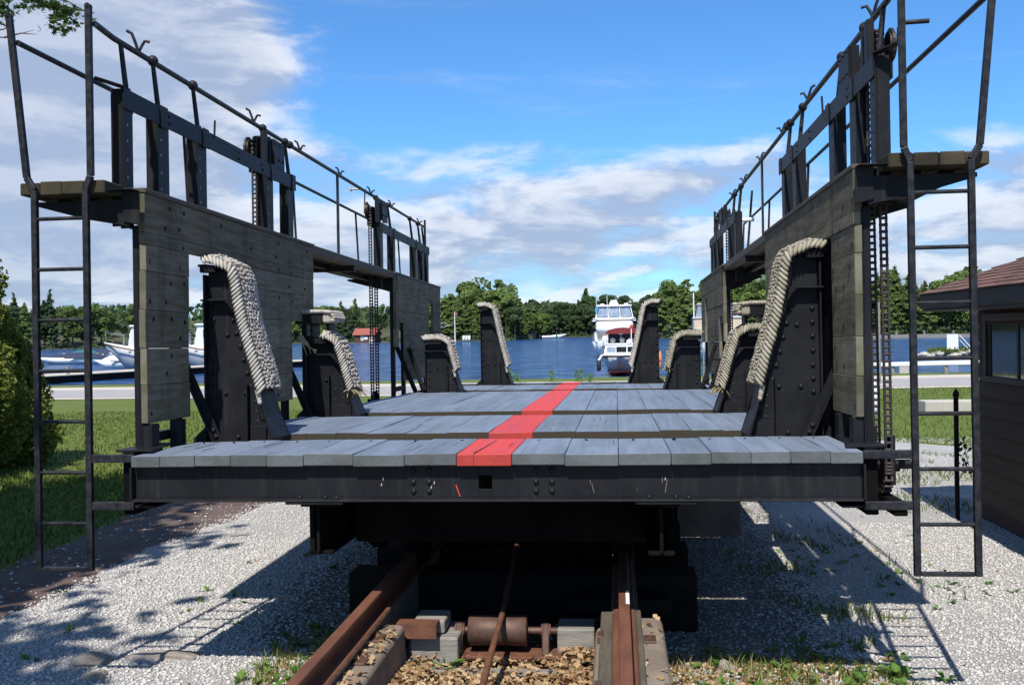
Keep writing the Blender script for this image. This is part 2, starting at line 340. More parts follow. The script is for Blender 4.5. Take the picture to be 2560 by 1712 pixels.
# ================================================================== terrain, water
def hz(x, y):
    """height of the ground"""
    z = -.80 - np.clip((y-14)/26, 0, 1)*.16
    z = z - np.clip((y-50)/7, 0, 1)**1.5*1.5
    z = z - np.clip((y-46)/14, 0, 1)*.15*(x < 0)
    return z
xs = np.concatenate([np.linspace(-400, -45, 9), np.linspace(-40, 40, 65), np.linspace(45, 400, 9)])
ys = np.concatenate([np.linspace(-120, -8, 6), np.linspace(-5, 62, 68), [70, 90, 150, 300, 700, 2500]])
GX, GY = np.meshgrid(xs, ys); GZ = hz(GX, GY)
V = np.stack([GX, GY, GZ], -1).reshape(-1, 3); nx = len(xs)
F = [(j*nx+i, j*nx+i+1, (j+1)*nx+i+1, (j+1)*nx+i) for j in range(len(ys)-1) for i in range(nx-1)]
struct(npmesh('ground', V, F, 'lawn', smooth=True))
wv_ = []; 
struct(npmesh('lake_water', [(-1500, 40, -1.3), (1500, 40, -1.3), (1500, 2500, -1.3), (-1500, 2500, -1.3)], [(0, 1, 2, 3)], 'water'))
def sheet(name, outline, m, dz, n=1, jit=.12, step=.35):
    """a wobbly-edged patch lying dz above the ground, cut into a fan of strips along y"""
    ylo = min(p[0] for p in outline); yhi = max(p[0] for p in outline)
    yy = np.arange(ylo, yhi+.001, step)
    L = np.interp(yy, [p[0] for p in outline], [p[1] for p in outline])+rng.normal(0, jit, len(yy))
    Rr = np.interp(yy, [p[0] for p in outline], [p[2] for p in outline])+rng.normal(0, jit, len(yy))
    k = 14; V = []; 
    for y, a, b in zip(yy, L, Rr):
        xx = np.linspace(a, b, k)
        V += [(x, y+(rng.normal(0, jit*.5) if 0 else 0), hz(np.float64(x), y)+dz) for x in xx]
    F = [(j*k+i, j*k+i+1, (j+1)*k+i+1, (j+1)*k+i) for j in range(len(yy)-1) for i in range(k-1)]
    return struct(npmesh(name, V, F, m, smooth=True))
sheet('gravel_yard', [(-6, -5.5, 14), (5, -3.95, 14), (8, -3.95, 14), (10.2, -3.9, 12), (12.5, -3.8, 10.5), (15.5, -3.1, 9.2), (18, -2.4, 7.6), (21, -2, 4.5)], 'gravel', .012, jit=.09)
sheet('dirt_path', [(-6, -7.5, -5.2), (5, -5.0, -3.85), (8, -5.02, -3.85), (10.2, -5.1, -3.8), (12.5, -5.28, -3.7), (16, -5.4, -3.0), (20, -5.2, -3.6)], 'dirt', .008, jit=.10)
sheet('right_soil_shade', [(6.75, 1.04, 2.02), (8, 1.04, 2.18), (12, 1.04, 2.25), (18, 1.0, 2.2)], 'soilshade', .015, jit=.13, step=.18)  # ground sheets with soil and under-carriage shade put into their colour
sheet('left_soil_shade', [(7.0, -1.7, -.94), (8, -1.9, -.94), (12, -2.0, -.94), (18, -2.1, -.9)], 'soilshade', .015, jit=.13, step=.18)
# road across the head of the slip
def strip(name, pts, wid, m, dz):
    V = []; F = []
    for i, (x, y) in enumerate(pts):
        a = Vector(pts[max(i-1, 0)]); b = Vector(pts[min(i+1, len(pts)-1)]); d = (b-a).normalized(); nn = Vector((-d.y, d.x))
        for s_ in np.linspace(-.5, .5, 5):
            q = Vector((x, y))+nn*wid*s_; V.append((q.x, q.y, float(hz(np.float64(q.x), np.float64(q.y)))+dz))
    for i in range(len(pts)-1):
        F += [(i*5+k, (i+1)*5+k, (i+1)*5+k+1, i*5+k+1)[::-1] for k in range(4)]
    return struct(npmesh(name, V, F, m, smooth=True))
rp = [(x, 41.3+.0006*(x*x)+.10*x*(x > 0)) for x in np.linspace(-70, 70, 60)]
strip('road_shoulder', rp, 9.2, 'shoulder', .02)
strip('road', [(x, y-.7) for x, y in rp], 5.6, 'road', .028)

# loose gravel as real stones (only where it shows close)
def stones(name, P, lo, hi, m, dz=0):
    n = len(P); base = np.array([(1,0,0),(-.9,.1,0),(.1,1,.1),(0,-.95,-.1),(.1,.1,.50),(0,.05,-.6)], float)
    tri = np.array([(0,2,4),(2,1,4),(1,3,4),(3,0,4),(2,0,5),(1,2,5),(3,1,5),(0,3,5)])
    s_ = rng.uniform(lo, hi, n)*rng.choice([.7, 1, 1.35], n, p=[.5, .38, .12]); a = rng.uniform(0, 6.28, n)
    B = base[None]*rng.uniform(.7, 1.3, (n, 6, 1))*s_[:, None, None]*rng.uniform(.75, 1.25, (n, 1, 3))
    ca, sa = np.cos(a)[:, None], np.sin(a)[:, None]
    V = np.stack([B[..., 0]*ca-B[..., 1]*sa, B[..., 0]*sa+B[..., 1]*ca, B[..., 2]], -1)+P[:, None, :]
    V[..., 2] += dz+s_[:, None]*.2
    F = (tri[None]+6*np.arange(n)[:, None, None]).reshape(-1, 3)
    return npmesh(name, V.reshape(-1, 3), F, m)
def scatter(n, x0, x1, y0, y1, keep=None, dz=.012):
    P = np.stack([rng.uniform(x0, x1, n), rng.uniform(y0, y1, n), np.zeros(n)], 1)
    if keep is not None: P = P[keep(P[:, 0], P[:, 1])]
    P[:, 2] = hz(P[:, 0], P[:, 1])+dz; return P
def wob(x, y, f=1.0): return np.sin(x*1.7*f+1.3*np.sin(y*1.1*f))+np.sin(y*2.3*f+x*.9*f)+.6*np.sin(x*5.1*f+y*3.7*f)
left_e = lambda y: np.interp(y, [-6, 5, 10.2, 12.5, 15.5], [-5.4, -4.02, -3.95, -3.85, -3.2])
P = np.concatenate([scatter(60000, -5.2, -.85, 5.0, 10.5, lambda x, y: (x > left_e(y)+rng.normal(0, .06, len(x))) & ((x < -1.85) | (y < 7.0) | (rng.random(len(x)) < .3))),
                    scatter(30000, -5.2, -.85, 10.5, 17, lambda x, y: x > left_e(y)+rng.normal(0, .08, len(x))),
                    scatter(48000, 1.0, 5.2, 5.6, 11.5, lambda x, y: ((x > 1.9) & (y < 6.8)) | ((x > 2.15+rng.normal(0, .12, len(x))) & (y >= 6.8)) | (rng.random(len(x)) < .28)),
                    scatter(26000, 1.5, 8.5, 11.5, 20.5, lambda x, y: wob(x, y) > -.9)])
stuff(stones('gravel_stones', P, .008, .017, 'stone'), 'pale crushed gravel spread round the carriage and along its left side', 'gravel')
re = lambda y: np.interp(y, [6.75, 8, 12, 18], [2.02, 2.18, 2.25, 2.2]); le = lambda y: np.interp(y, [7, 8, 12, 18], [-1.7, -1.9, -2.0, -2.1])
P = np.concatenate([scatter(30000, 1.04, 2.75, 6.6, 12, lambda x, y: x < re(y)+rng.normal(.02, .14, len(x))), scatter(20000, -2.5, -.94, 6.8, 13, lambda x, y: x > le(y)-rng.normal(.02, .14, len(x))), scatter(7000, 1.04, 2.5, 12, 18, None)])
stuff(stones('soil_shade_stones', P, .008, .016, 'soilshadestone'), 'gravel under both sides of the carriage, coloured dark for soil and shade', 'gravel')
P = np.concatenate([scatter(5000, 1.5, 2.5, 6.8, 12, lambda x, y: np.abs(x-re(y)) < np.abs(rng.normal(0, .22, len(x)))), scatter(4000, -2.4, -1.4, 7, 13, lambda x, y: np.abs(x-le(y)) < np.abs(rng.normal(0, .22, len(x))))])
stuff(stones('mixed_gravel', P, .009, .017, 'stone', .006), 'pale gravel thinning out into the gravel coloured dark for soil and shade under the carriage', 'gravel')
P = np.concatenate([scatter(420, -5.2, -3.9, 6, 15, None), scatter(1500, -.5, .6, 4.6, 12, None, .05), scatter(800, 1.0, 2.2, 5.6, 7.0, None)])
stuff(stones('dirt_pebbles', P, .012, .024, 'stone'), 'scattered pebbles on the dirt path and between the rails', 'pebbles')

# grass blades
def blades(name, P, h, m, lean=.45, wd=.006):
    n = len(P); a = rng.uniform(0, 6.28, n); hh = h*rng.uniform(.5, 1.3, n); le = hh*lean*rng.uniform(.2, 1.5, n); b = rng.uniform(0, 6.28, n)
    U = np.stack([np.cos(a), np.sin(a), np.zeros(n)], 1)*wd*rng.uniform(.7, 1.5, n)[:, None]
    T = P+np.stack([np.cos(b)*le, np.sin(b)*le, hh], 1); Mi = P+np.stack([np.cos(b)*le*.35, np.sin(b)*le*.35, hh*.62], 1)
    V = np.stack([P-U, P+U, Mi+U*.8, Mi-U*.8, T], 1).reshape(-1, 3); o = 5*np.arange(n)[:, None]
    F = np.concatenate([o+np.array([[0, 1, 2]]), o+np.array([[0, 2, 3]]), o+np.array([[3, 2, 4]])])
    return npmesh(name, V, F, m)
P = np.concatenate([scatter(26000, -13, -5.0, 8.0, 16, lambda x, y: x < np.interp(y, [8, 12.5, 16], [-5.0, -5.28, -5.4])+rng.normal(0, .10, len(x)), 0),
                    scatter(22000, -16, -2.5, 16, 30, lambda x, y: (y > 18) | (x < -5.3), 0),
                    scatter(16000, 2.5, 15, 17, 38, lambda x, y: (wob(x*.6, y*.6) > np.interp(y, [17, 24], [1.0, -3])), 0)])
stuff(blades('lawn_grass', P, .062, 'blade', wd=.010), 'short mown lawn grass to both sides of the gravel', 'grass')
P = np.concatenate([scatter(16000, 2.6, 9, 12, 22, lambda x, y: wob(x, y) > .35, 0),
                    scatter(5200, 1.1, 3.0, 7.6, 11.5, lambda x, y: (wob(x*2.9+1.7, y*2.1) > 1.15) & (rng.random(len(x)) < .7), 0),
                    scatter(1500, 1.0, 2.6, 5.6, 7.2, lambda x, y: wob(x*2, y*2) > .55, 0),
                    scatter(500, -1.6, -1.0, 5.6, 7.2, lambda x, y: wob(x*2, y*2) > .4, 0),
                    scatter(260, 2.4, 3.6, 8.2, 12, lambda x, y: np.abs(x-(2.75+.16*(12-y))) < .12, 0),
                    scatter(380, -.5, .6, 5.4, 7.0, lambda x, y: wob(x*2, y*2) > .2, .03)])
stuff(blades('gravel_grass', P, .085, 'blade', .7, .005), 'thin grass tufts growing through the gravel', 'grass')
P = np.concatenate([scatter(900, 1.0, 2.5, 5.7, 7.0, lambda x, y: wob(x*2+1, y*2) > .2, 0), scatter(300, -1.6, -.95, 5.7, 7.0, None, 0), scatter(900, 2.5, 8, 12, 19, lambda x, y: wob(x, y+3) > .8, 0)])
stuff(blades('dry_grass', P, .10, 'dryblade', .8, .004), 'dry straw-coloured grass at the foot of the rails', 'grass')
# broad-leaved weeds
def weedmesh(P, r, m='weed', name='weeds', nl=7):
    n = len(P); allV = []; allF = []; o = 0
    for p in P:
        for k in range(nl):
            a = rng.uniform(0, 6.28); L = r*rng.uniform(.5, 1.25); up_ = rng.uniform(.15, .9)*L; wd = L*rng.uniform(.22, .34)
            d = np.array([math.cos(a), math.sin(a), 0]); s_ = np.array([-d[1], d[0], 0])
            q = [p, p+d*L*.45+s_*wd+[0, 0, up_*.65], p+d*L+[0, 0, up_*.75], p+d*L*.45-s_*wd+[0, 0, up_*.65], p+d*L*.5+[0, 0, up_*.5]]
            allV += q; allF += [(o, o+1, o+4), (o+1, o+2, o+4), (o+2, o+3, o+4), (o+3, o, o+4)]; o += 5
    return npmesh(name, allV, allF, m)
P = np.concatenate([scatter(60, 1.15, 2.7, 5.7, 7.1, None, .02), scatter(42, -1.65, -1.0, 5.9, 7.3, None, .02), scatter(20, -.5, .5, 5.4, 7.2, None, .05), scatter(26, 2.4, 4, 8, 11, None, .0), scatter(14, -3.4, -1.6, 6.5, 10, None, .0), scatter(30, 1.5, 3.2, 8.5, 10.5, None, 0)])
stuff(weedmesh(P, .065), 'small green broad-leaved weeds scattered along the track edges', 'weeds')
def weed_thing(x, y, z, r, label, nl):
    t = thing('weed_plant', label, 'weed', (x, y, z)); o = weedmesh(np.array([[0, 0, 0.]]), r, name='leaf_rosette', nl=nl); o.parent = t
    MB().tube([(0, 0, -.02), (.004, .003, r*.5)], .004, 5).build('stem', 'weed', t); return t
weed_thing(-.33, 6.22, -.70, .15, 'bright green broad-leaved weed in front of the grey timber left of the roller', 10)
weed_thing(2.44, 6.45, -.79, .105, 'green leafy weed in the gravel by the shadow of the right ladder', 12)
weed_thing(1.72, 5.95, -.79, .13, 'low bushy weed in the leaf litter right of the right rail', 11)

# dead leaves
def litter(name, P, lo, hi):
    n = len(P); s_ = rng.uniform(lo, hi, n); a = rng.uniform(0, 6.28, n)
    N = rng.normal(0, .6, (n, 3)); N[:, 2] = 1; N /= np.linalg.norm(N, axis=1)[:, None]
    U = np.stack([np.cos(a), np.sin(a), np.zeros(n)], 1); U -= N*(U*N).sum(1)[:, None]; W = np.cross(N, U)
    cu_ = rng.uniform(-.1, .45, n)
    o6 = [(-1, 0, 0), (-.35, .55, 1), (.1, .28, .6), (.5, .6, 1.1), (1.05, 0, .2), (.5, -.6, 1.1), (.1, -.28, .6), (-.35, -.55, 1)]
    V = np.stack([P+(U*u_+W*v_)*s_[:, None]+N*(k_*cu_*s_)[:, None] for u_, v_, k_ in o6]+[P], 1)
    o = 9*np.arange(n)[:, None]; F = np.concatenate([o+np.array([[8, (i+1) % 8, i]]) for i in range(8)])
    return npmesh(name, V.reshape(-1, 3), F, 'litter')
P = scatter(9000, -.53, .60, 4.9, 6.62, lambda x, y: ~((y > 6.0) & (y < 6.28) & (rng.random(len(x)) < .8)), 0); P[:, 2] = -.725+rng.uniform(0, .055, len(P))+.05*np.clip(1-np.abs(P[:, 1]-5.6), 0, 1)+.05*(np.abs(P[:, 0]-.03) > .38)
P2 = scatter(2000, 1.03, 2.5, 5.7, 6.8, lambda x, y: rng.random(len(x)) < np.interp(x, [1, 1.8, 2.5], [1, .8, .25]), .02)
P3 = scatter(260, -1.5, -.9, 5.8, 7.2, None, .02)
P5 = scatter(60, -.70, -.56, 4.9, 6.1, None, 0); P5 = np.concatenate([P5, scatter(50, .64, 1.0, 5.0, 6.3, None, 0)]); P5[:, 2] = -.385; P5 = np.concatenate([P5, scatter(70, -5, -1.2, 5.6, 13, None, .02), scatter(40, 2.2, 5, 6, 13, None, .02), scatter(60, -9, -5, 9, 20, None, .05)])
P4 = scatter(160, -.5, .6, 6.6, 8, None, .1)
stuff(litter('leaf_litter', np.concatenate([P, P2, P3, P4, P5]), .016, .037), 'brown fallen leaves heaped between the rails and beside them', 'dead leaves')
soilV = [(-.56, 4, -.745), (.62, 4, -.745), (.62, 17, -.745), (-.56, 17, -.745)]
struct(npmesh('track_bed', soilV, [(0, 1, 2, 3)], 'soil'))

# a few larger field stones
def rockmesh(name, sx_, sy_, sz_, seed):
    r = random.Random(seed); m = MB(); m.ball((0, 0, 0), 1, 10, 7); V = []
    for p in m.v:
        v = Vector(p); k = 1+.22*math.sin(3.1*v.x+seed)+.16*math.sin(4.3*v.y+2*seed)+r.uniform(-.10, .10)
        V.append((v.x*sx_*k, v.y*sy_*k, max(v.z, -.45)*sz_*k))
    m.v = V; m.sm = [False]*len(m.f); return m
for x, y, s_, sd_, lab in ((-2.74, 6.5, (.15, .09, .05), 3, 'squarish grey field stone half buried at the left edge of the gravel'),
                           (-2.32, 6.65, (.22, .09, .035), 5, 'long low field stone right of the squarish one in the gravel'),
                           (-2.56, 6.2, (.10, .07, .035), 8, 'small pale field stone nearest the camera in the left gravel'),
                           (-.98, 6.42, (.13, .15, .15), 12, 'pale broken stone wedged against the left concrete curb'),
                           (1.42, 6.55, (.05, .05, .05), 16, 'pale cube-like cobble in the litter right of the rails')):
    tag(rockmesh('field_stone', *s_, sd_).build('field_stone', 'rock' if sd_ != 14 else 'rust'), lab, 'stone').location = (x, y, -.78)

# ================================================================== track
for s_, x0, x1, lab, lab2 in ((-1, -.80, -.55, 'left rusty steel rail running under the carriage', 'left concrete curb carrying the rusty rail'),
                              (1, .60, 1.0, 'right rusty steel rail, paint-splashed on its head near the carriage', 'right concrete curb, cracked and notched beside the rail')):
    xc = -.748 if s_ < 0 else .780
    m = MB(); h = -.234
    m.prism([(xc-.030, h), (xc+.030, h), (xc+.033, h-.012), (xc+.032, h-.036), (xc+.010, h-.048), (xc+.009, h-.115), (xc+.066, h-.128), (xc+.066, h-.140),
             (xc-.066, h-.140), (xc-.066, h-.128), (xc-.009, h-.115), (xc-.010, h-.048), (xc-.032, h-.036), (xc-.033, h-.012)], 'y', 1.5, 19)
    rail = tag(m.build('track_rail', 'rustrail', bevel=.003), lab, 'rail', 'pair of track rails')
    if s_ > 0: MB().box(xc+.010, xc+.0315, 6.02, 6.32, h-.004, h+.0015).build('paint_splash', 'whitep', rail)
    cu_ = thing('concrete_curb', lab2, 'curb', (0, 0, 0), group='curbs under the rails')
    m = MB()
    if s_ < 0:
        m.prism([(-.70, -.40), (-.565, -.40), (-.545, -.42), (-.53, -.86), (-.70, -.86)], 'y', 1.5, 6.12).build('inner_curb', 'concrete', cu_, .008)
        MB().prism([(-.93, -.86), (-.93, -.46), (-.90, -.40), (-.835, -.395), (-.835, -.86)], 'y', 1.5, 6.45).build('outer_curb', 'concrete', cu_, .008)
        MB().box(-.834, -.701, 1.5, 19, -.86, -.377).build('rail_bed', 'concrete', cu_)
        for yy in (4.9, 5.35, 5.75):
            MB().box(-.698, -.60, yy, yy+.14, -.403, -.386).build('clip_plate', 'rustdark', cu_, .004)
        MB().tube([(-.672, 1.5, -.355), (-.672, 6.25, -.355)], .014, 6).build('guide_rod', 'rustdark', cu_)
    else:
        m.prism([(.60, -.86), (.61, -.42), (.63, -.395), (.700, -.395), (.700, -.86)], 'y', 1.5, 6.1).build('inner_curb', 'concrete', cu_, .01)
        MB().prism([(.871, -.86), (.871, -.392), (.985, -.392), (1.01, -.42), (1.03, -.86)], 'y', 1.5, 6.3).build('outer_curb', 'concrete', cu_, .012)
        MB().box(.702, .869, 1.5, 19, -.86, -.377).build('rail_bed', 'concrete', cu_)
        MB().box(.640, .712, 1.5, 6.32, -.394, -.362).build('timber_filler', 'cap', cu_, .006)
        MB().box(.846, .880, 1.5, 6.32, -.391, -.350).build('timber_filler', 'cap', cu_, .006)
        for yy in (4.95, 5.78):
            MB().box(.885, .955, yy, yy+.13, -.393, -.380).build('clip_plate', 'rustdark', cu_, .004)
            MB().box(.625, .66, yy, yy+.11, -.396, -.355).build('clip_plate', 'rustdark', cu_, .004)
# cross ties
def tie(x0, x1, y0, y1, z0, z1, m, lab): return tag(MB().box(x0, x1, y0, y1, z0, z1).build('timber_tie', m, bevel=.012, seg=2), lab, 'timber', 'timber ties under the track')
tie(-.53, -.33, 6.30, 6.56, -.505, -.425, 'tie', 'pale grey sawn timber end beside the left curb, upper one of two')
tie(-.54, -.24, 6.24, 6.62, -.80, -.512, 'tie', 'pale grey timber under the shorter one left of the roller')
tie(.36, .594, 6.42, 6.66, -.72, -.50, 'tie', 'pale chipped timber between the roller and the right curb')
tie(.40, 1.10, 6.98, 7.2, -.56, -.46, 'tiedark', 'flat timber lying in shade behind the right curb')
tie(-.55, .60, 5.98, 6.16, -.83, -.665, 'tie', 'weathered grey cross timber in front of the cable roller')
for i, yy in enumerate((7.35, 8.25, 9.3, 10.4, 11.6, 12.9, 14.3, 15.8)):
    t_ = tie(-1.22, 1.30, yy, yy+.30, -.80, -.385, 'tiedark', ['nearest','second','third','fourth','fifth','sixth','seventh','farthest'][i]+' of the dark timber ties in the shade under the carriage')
tag(MB().box(-.61, -.36, 6.17, 6.29, -.425, -.412).box(-.61, -.36, 6.17, 6.18, -.50, -.425).build('angle_plate', 'rust'), 'rusty steel angle plate bridging from the left rail to the grey timber', 'steel plate')
# cable and roller
r_ = thing('cable_roller', 'rusty iron roller on bearing brackets that guides the haulage cable', 'roller', (0, 6.44, -.52))
m = MB(); n = 20
prof = [(-.185, .0), (-.185, .088), (-.178, .096), (-.02, .092), (0, .090), (.02, .092), (.178, .096), (.185, .088), (.185, 0)]
vs = [(x-.012, r*math.cos(6.2832*k/n), r*math.sin(6.2832*k/n)) for x, r in prof for k in range(n)]
m.add(vs, [(i*n+k, (i+1)*n+k, (i+1)*n+(k+1) % n, i*n+(k+1) % n) for i in range(len(prof)-1) for k in range(n)], True); m.build('drum', 'rustdark', r_)
MB().tube([(-.30, 0, 0), (.36, 0, 0)], .022, 10).build('axle', 'rustdark', r_)
for xx in (-.255, .29):
    b_ = MB().prism([(-.09, -.13), (.09, -.13), (.045, .0), (.03, .045), (-.03, .045), (-.045, .0)], 'x', xx-.022, xx+.022).build('bearing_bracket', 'rustdark', r_, .006)
    MB().tube([(xx-.03, 0, 0), (xx+.03, 0, 0)], .042, 12).build('bearing_collar', 'rust', b_)
MB().box(-.36, .40, -.12, .12, -.15, -.131).build('base_plate', 'rust', r_, .004)
MB().box(-.45, .42, -.30, -.285, -.215, -.165).build('front_angle', 'rustdark', r_)
pts = [(.075, 2.0, -.62), (.062, 4.6, -.50), (.035, 5.6, -.44), (.02, 6.44, -.403), (-.02, 7.4, -.36), (-.08, 9.5, -.10), (-.09, 10.5, -.02)]
tag(MB().tube(pts, .019, 8).build('haulage_cable', 'rust'), 'rusty steel haulage cable running over the roller to the carriage', 'cable')
# ================================================================== the carriage (all coordinates in its own slightly tilted frame)
car = thing('boat_transfer_carriage', 'black riveted steel marine railway carriage with grey plank deck and red centre stripe', 'rail carriage', (0, 0, 0))
car.rotation_euler = (-TAU, 0, 0)
ZT = .765
riv_m = {}
def rivet_mesh(r):
    if r not in riv_m:
        m = MB(); m.ball((0, 0, 0), r, 10, 6, (1, .75, 1)); riv_m[r] = m.mesh('rivet'); riv_m[r].materials.append(K['steel'])
    return riv_m[r]
def rivets(parent, pts, r): 
    for p in pts: inst('rivet', rivet_mesh(r), parent, p)
# ---- deck planks
S_ = [.158, .461, .761, 1.054, 1.275, 1.492, 1.707, 1.921, 2.097]
S3 = [.150, .462, .758, 1.030, 1.235, 1.440, 1.665, 1.890, 2.097]
rows = [(5.79, 6.72, S_), (7.27, 9.07, S_), (9.70, 13.96, S3), (14.57, 16.33, S3), (16.99, 17.35, S3)]
for ri, (y0, y1, sm) in enumerate(rows):
    cuts = [-x for x in sm[::-1]]+sm
    for a, b in zip(cuts[:-1], cuts[1:]):
        red = abs(a+b) < .02; g = .0008+random.random()*.0016; dz = random.uniform(-.003, .004); dy = random.uniform(-.002, .002)
        m = MB(); n = 5 if y1-y0 > 1.5 else 3; ys_ = np.linspace(y0+dy, y1+random.uniform(-.012, .012), n)
        zt = [ZT+dz+random.uniform(-.003, .003) for _ in ys_]; th = .068
        V = []
        for y, z in zip(ys_, zt): V += [(a+g, y, z-th), (b-g, y, z-th), (b-g, y, z+random.uniform(-.0025, .0025)), (a+g, y, z+random.uniform(-.0025, .0025))]
        Fs = [(0, 1, 2, 3), tuple(4*(n-1)+i for i in (3, 2, 1, 0))]
        for j in range(n-1):
            for i in range(4): Fs.append((4*j+i, 4*j+4+i, 4*j+4+(i+1) % 4, 4*j+(i+1) % 4))
        m.add(V, Fs)
        o = m.build('deck_plank', ['red', 'red_front'] if red else ['deck', 'deck_edge' if ri > 0 else 'deck_front'], car, .005, 2); o.data.polygons[0].material_index = 1
        if red: o['label'] = 'red painted plank at the middle of the deck'
        else:
            pass
# nail heads on the front row
m = MB()
for a, b in zip(S_[:-1], S_[1:]):
    for s in (-1, 1):
        for yy in (6.58,):
            for t in (.3,): m.tube([(s*(a+(b-a)*t)+random.uniform(-.02, .02), yy+random.uniform(-.03, .03), ZT), (s*(a+(b-a)*t), yy, ZT+.004)], .007, 6)
stuff(m.build('deck_spikes', 'steel', car))
cr_ = MB()
for y0, y1, sm in rows[:3]:
    for k in range(12):
        x = random.uniform(-2.0, 2.0); a = random.uniform(y0+.02, y1-.4); L = random.uniform(.12, .5); pts = [(x+random.uniform(-.006, .006), a+L*t) for t in (0, .35, .7, 1)]
        for (xa, ya), (xb, yb2) in zip(pts[:-1], pts[1:]): cr_.bar((xa, ya, ZT+.0022), (xb, yb2, ZT+.0022), .0024, .0026)
cr_.bar((-.058, 5.792, ZT+.0025), (-.045, 6.05, ZT+.0025), .005, .004).bar((-.045, 6.05, ZT+.0025), (-.02, 6.6, ZT+.0025), .004, .004).bar((-.060, 5.7885, .70), (-.057, 5.7885, .765), .005, .004, (0, 1, 0))
stuff(cr_.build('plank_cracks', 'crack', car))
# ---- front beam: a channel under the first planks
fb = MB(); yb = 5.853
fb.box(-2.100, -.040, yb, yb+.014, .508, .694).box(.036, 2.100, yb, yb+.014, .508, .694).box(-.0399, .0359, yb+.0005, yb+.0135, .508, .556).box(-.0399, .0359, yb+.0005, yb+.0135, .634, .694)
fb.prism([(yb-.052, .490), (yb-.052, .499), (yb-.001, .5078), (yb+.13, .5078), (yb+.13, .490)], 'x', -2.10, 2.10)
fbo = fb.build('front_beam', 'steel', car, .002)
for cx in (-.375, .335):
    rivets(fbo, [(cx+dx, yb-.002, z) for dx in (-.045, .047) for z in (.598, .545)], .018)
    rivets(fbo, [(cx+dx, yb-.002, .664) for dx in (-.045, .047)], .018)
MB().box(-2.112, -2.101, yb-.05, yb+.5, .50, .693).box(2.101, 2.112, yb-.05, yb+.5, .50, .693).build('beam_end_plate', 'steel', car)
m = MB(); 
for x, z, L, dx in ((.62, .535, .05, -.012), (1.02, .535, .075, .012),  (1.005, .59, .03, 0), (.60, .585, .02, 0)): m.bar((x, yb-.0005, z), (x+dx, yb-.0005, z+L), .0035, .002, (0, 1, 0))
m.build('paint_scratches', 'concrete', car)
MB().bar((-.150, yb-.001, .515), (-.172, yb-.001, .582), .006, .003, (0, 1, 0)).build('red_paint_drip', 'red', car)
m = MB()
for x, z in ((-.60, .61), (-.61, .575), (1.02, .605), (-.318, .56), (-.30, .585), (-.325, .54)): m.bar((x, yb-.001, z), (x+.003, yb-.001, z+.016), .005, .003, (0, 1, 0))
m.build('white_paint_spatter', 'palec', car)
# bolts and clamps on the bottom lip where the girders hang
for xc in (-1.00, 1.02):
    o = MB().box(xc-.17, xc+.17, yb-.045, yb+.13, .474, .489).build('clamp_plate', 'steel', car, .002)
    rivets(o, [(xc-.09, yb-.02, .512), (xc+.06, yb-.015, .512), (xc+.13, yb-.03, .508)], .014)
# ---- girders and cross beams
for s, xc in ((-1, -1.02), (1, 1.0)):
    g = MB(); yF = 5.95
    g.box(xc-.105, xc+.105, yF, 17.2, .440, .473).box(xc-.010, xc+.010, yF, 17.2, .17, .44).box(xc-.075, xc+.075, yF+.04, 17.2, .150, .1699)
    if s < 0: g.box(xc-.06, xc-.03, yF+.03, yF+.9, .16, .438)
    go = g.build('long_girder', 'dirty_shade_steel', car, .003)
for yy in (6.85, 9.25, 14.15, 16.6):
    MB().box(-2.10, 2.10, yy-.10, yy+.10, .474, .69).build('cross_beam', 'dirty_shade_steel', car, .004)
for y0, y1 in ((6.735, 7.235), (9.085, 9.685), (13.98, 14.55), (16.35, 16.97)):
    MB().box(-1.96, 1.96, y0, y1, .6905, .703).build('cross_beam_flange', 'rust', car)
for yy in (8.2, 10.5, 12.2, 15.4): MB().box(-2.10, 2.10, yy-.07, yy+.07, .475, .69).build('deck_bearer', 'dirty_shade_steel', car, .004)
for s in (-1, 1): MB().box(s*2.02, s*2.10, 6.0, 17.2, .476, .689).build('side_sill', 'dirty_shade_steel', car, .003)
MB().box(-.95, .95, 6.55, 6.75, .12, .42).build('end_bolster', 'dirty_shade_steel', car, .01)
wheel_me = None
for yy in (7.6, 9.0, 13.5, 15.2):
    ax = MB().tube([(-.95, yy, .02), (.97, yy, .02)], .05, 12).build('axle', 'dirty_shade_steel', car)
    for s, xc in ((-1, -.748), (1, .78)):
        m = MB(); n = 28; pr = [(-.07, 0), (-.07, .20), (-.05, .225), (.035, .222), (.04, .255), (.07, .255), (.07, 0)]
        vs = [(xc-s*x, yy+r*math.cos(6.2832*k/n), .02-.017*(yy-9)*0+r*math.sin(6.2832*k/n)) for x, r in pr for k in range(n)]
        m.add(vs, [(i*n+k, i*n+(k+1) % n, (i+1)*n+(k+1) % n, (i+1)*n+k)[::s] for i in range(len(pr)-1) for k in range(n)], True)
        m.build('wheel', 'dirty_shade_steel', ax)
for y0, y1 in ((7.2, 9.4), (13.1, 15.6)):
    for xc in (-1.02, 1.0): MB().prism([(y0, .02), (y0+.3, -.10), (y1-.3, -.10), (y1, .02), (y1, .148), (y0, .148)], 'x', xc-.05, xc+.05).build('truck_frame', 'dirty_shade_steel', car, .01)
MB().prism([(-.16, .10), (.10, .10), (.10, -.12), (-.16, -.05)], 'x', -.2, .05).build('cable_clevis', 'dirty_shade_steel', car).location = (0, 10.5, .05)
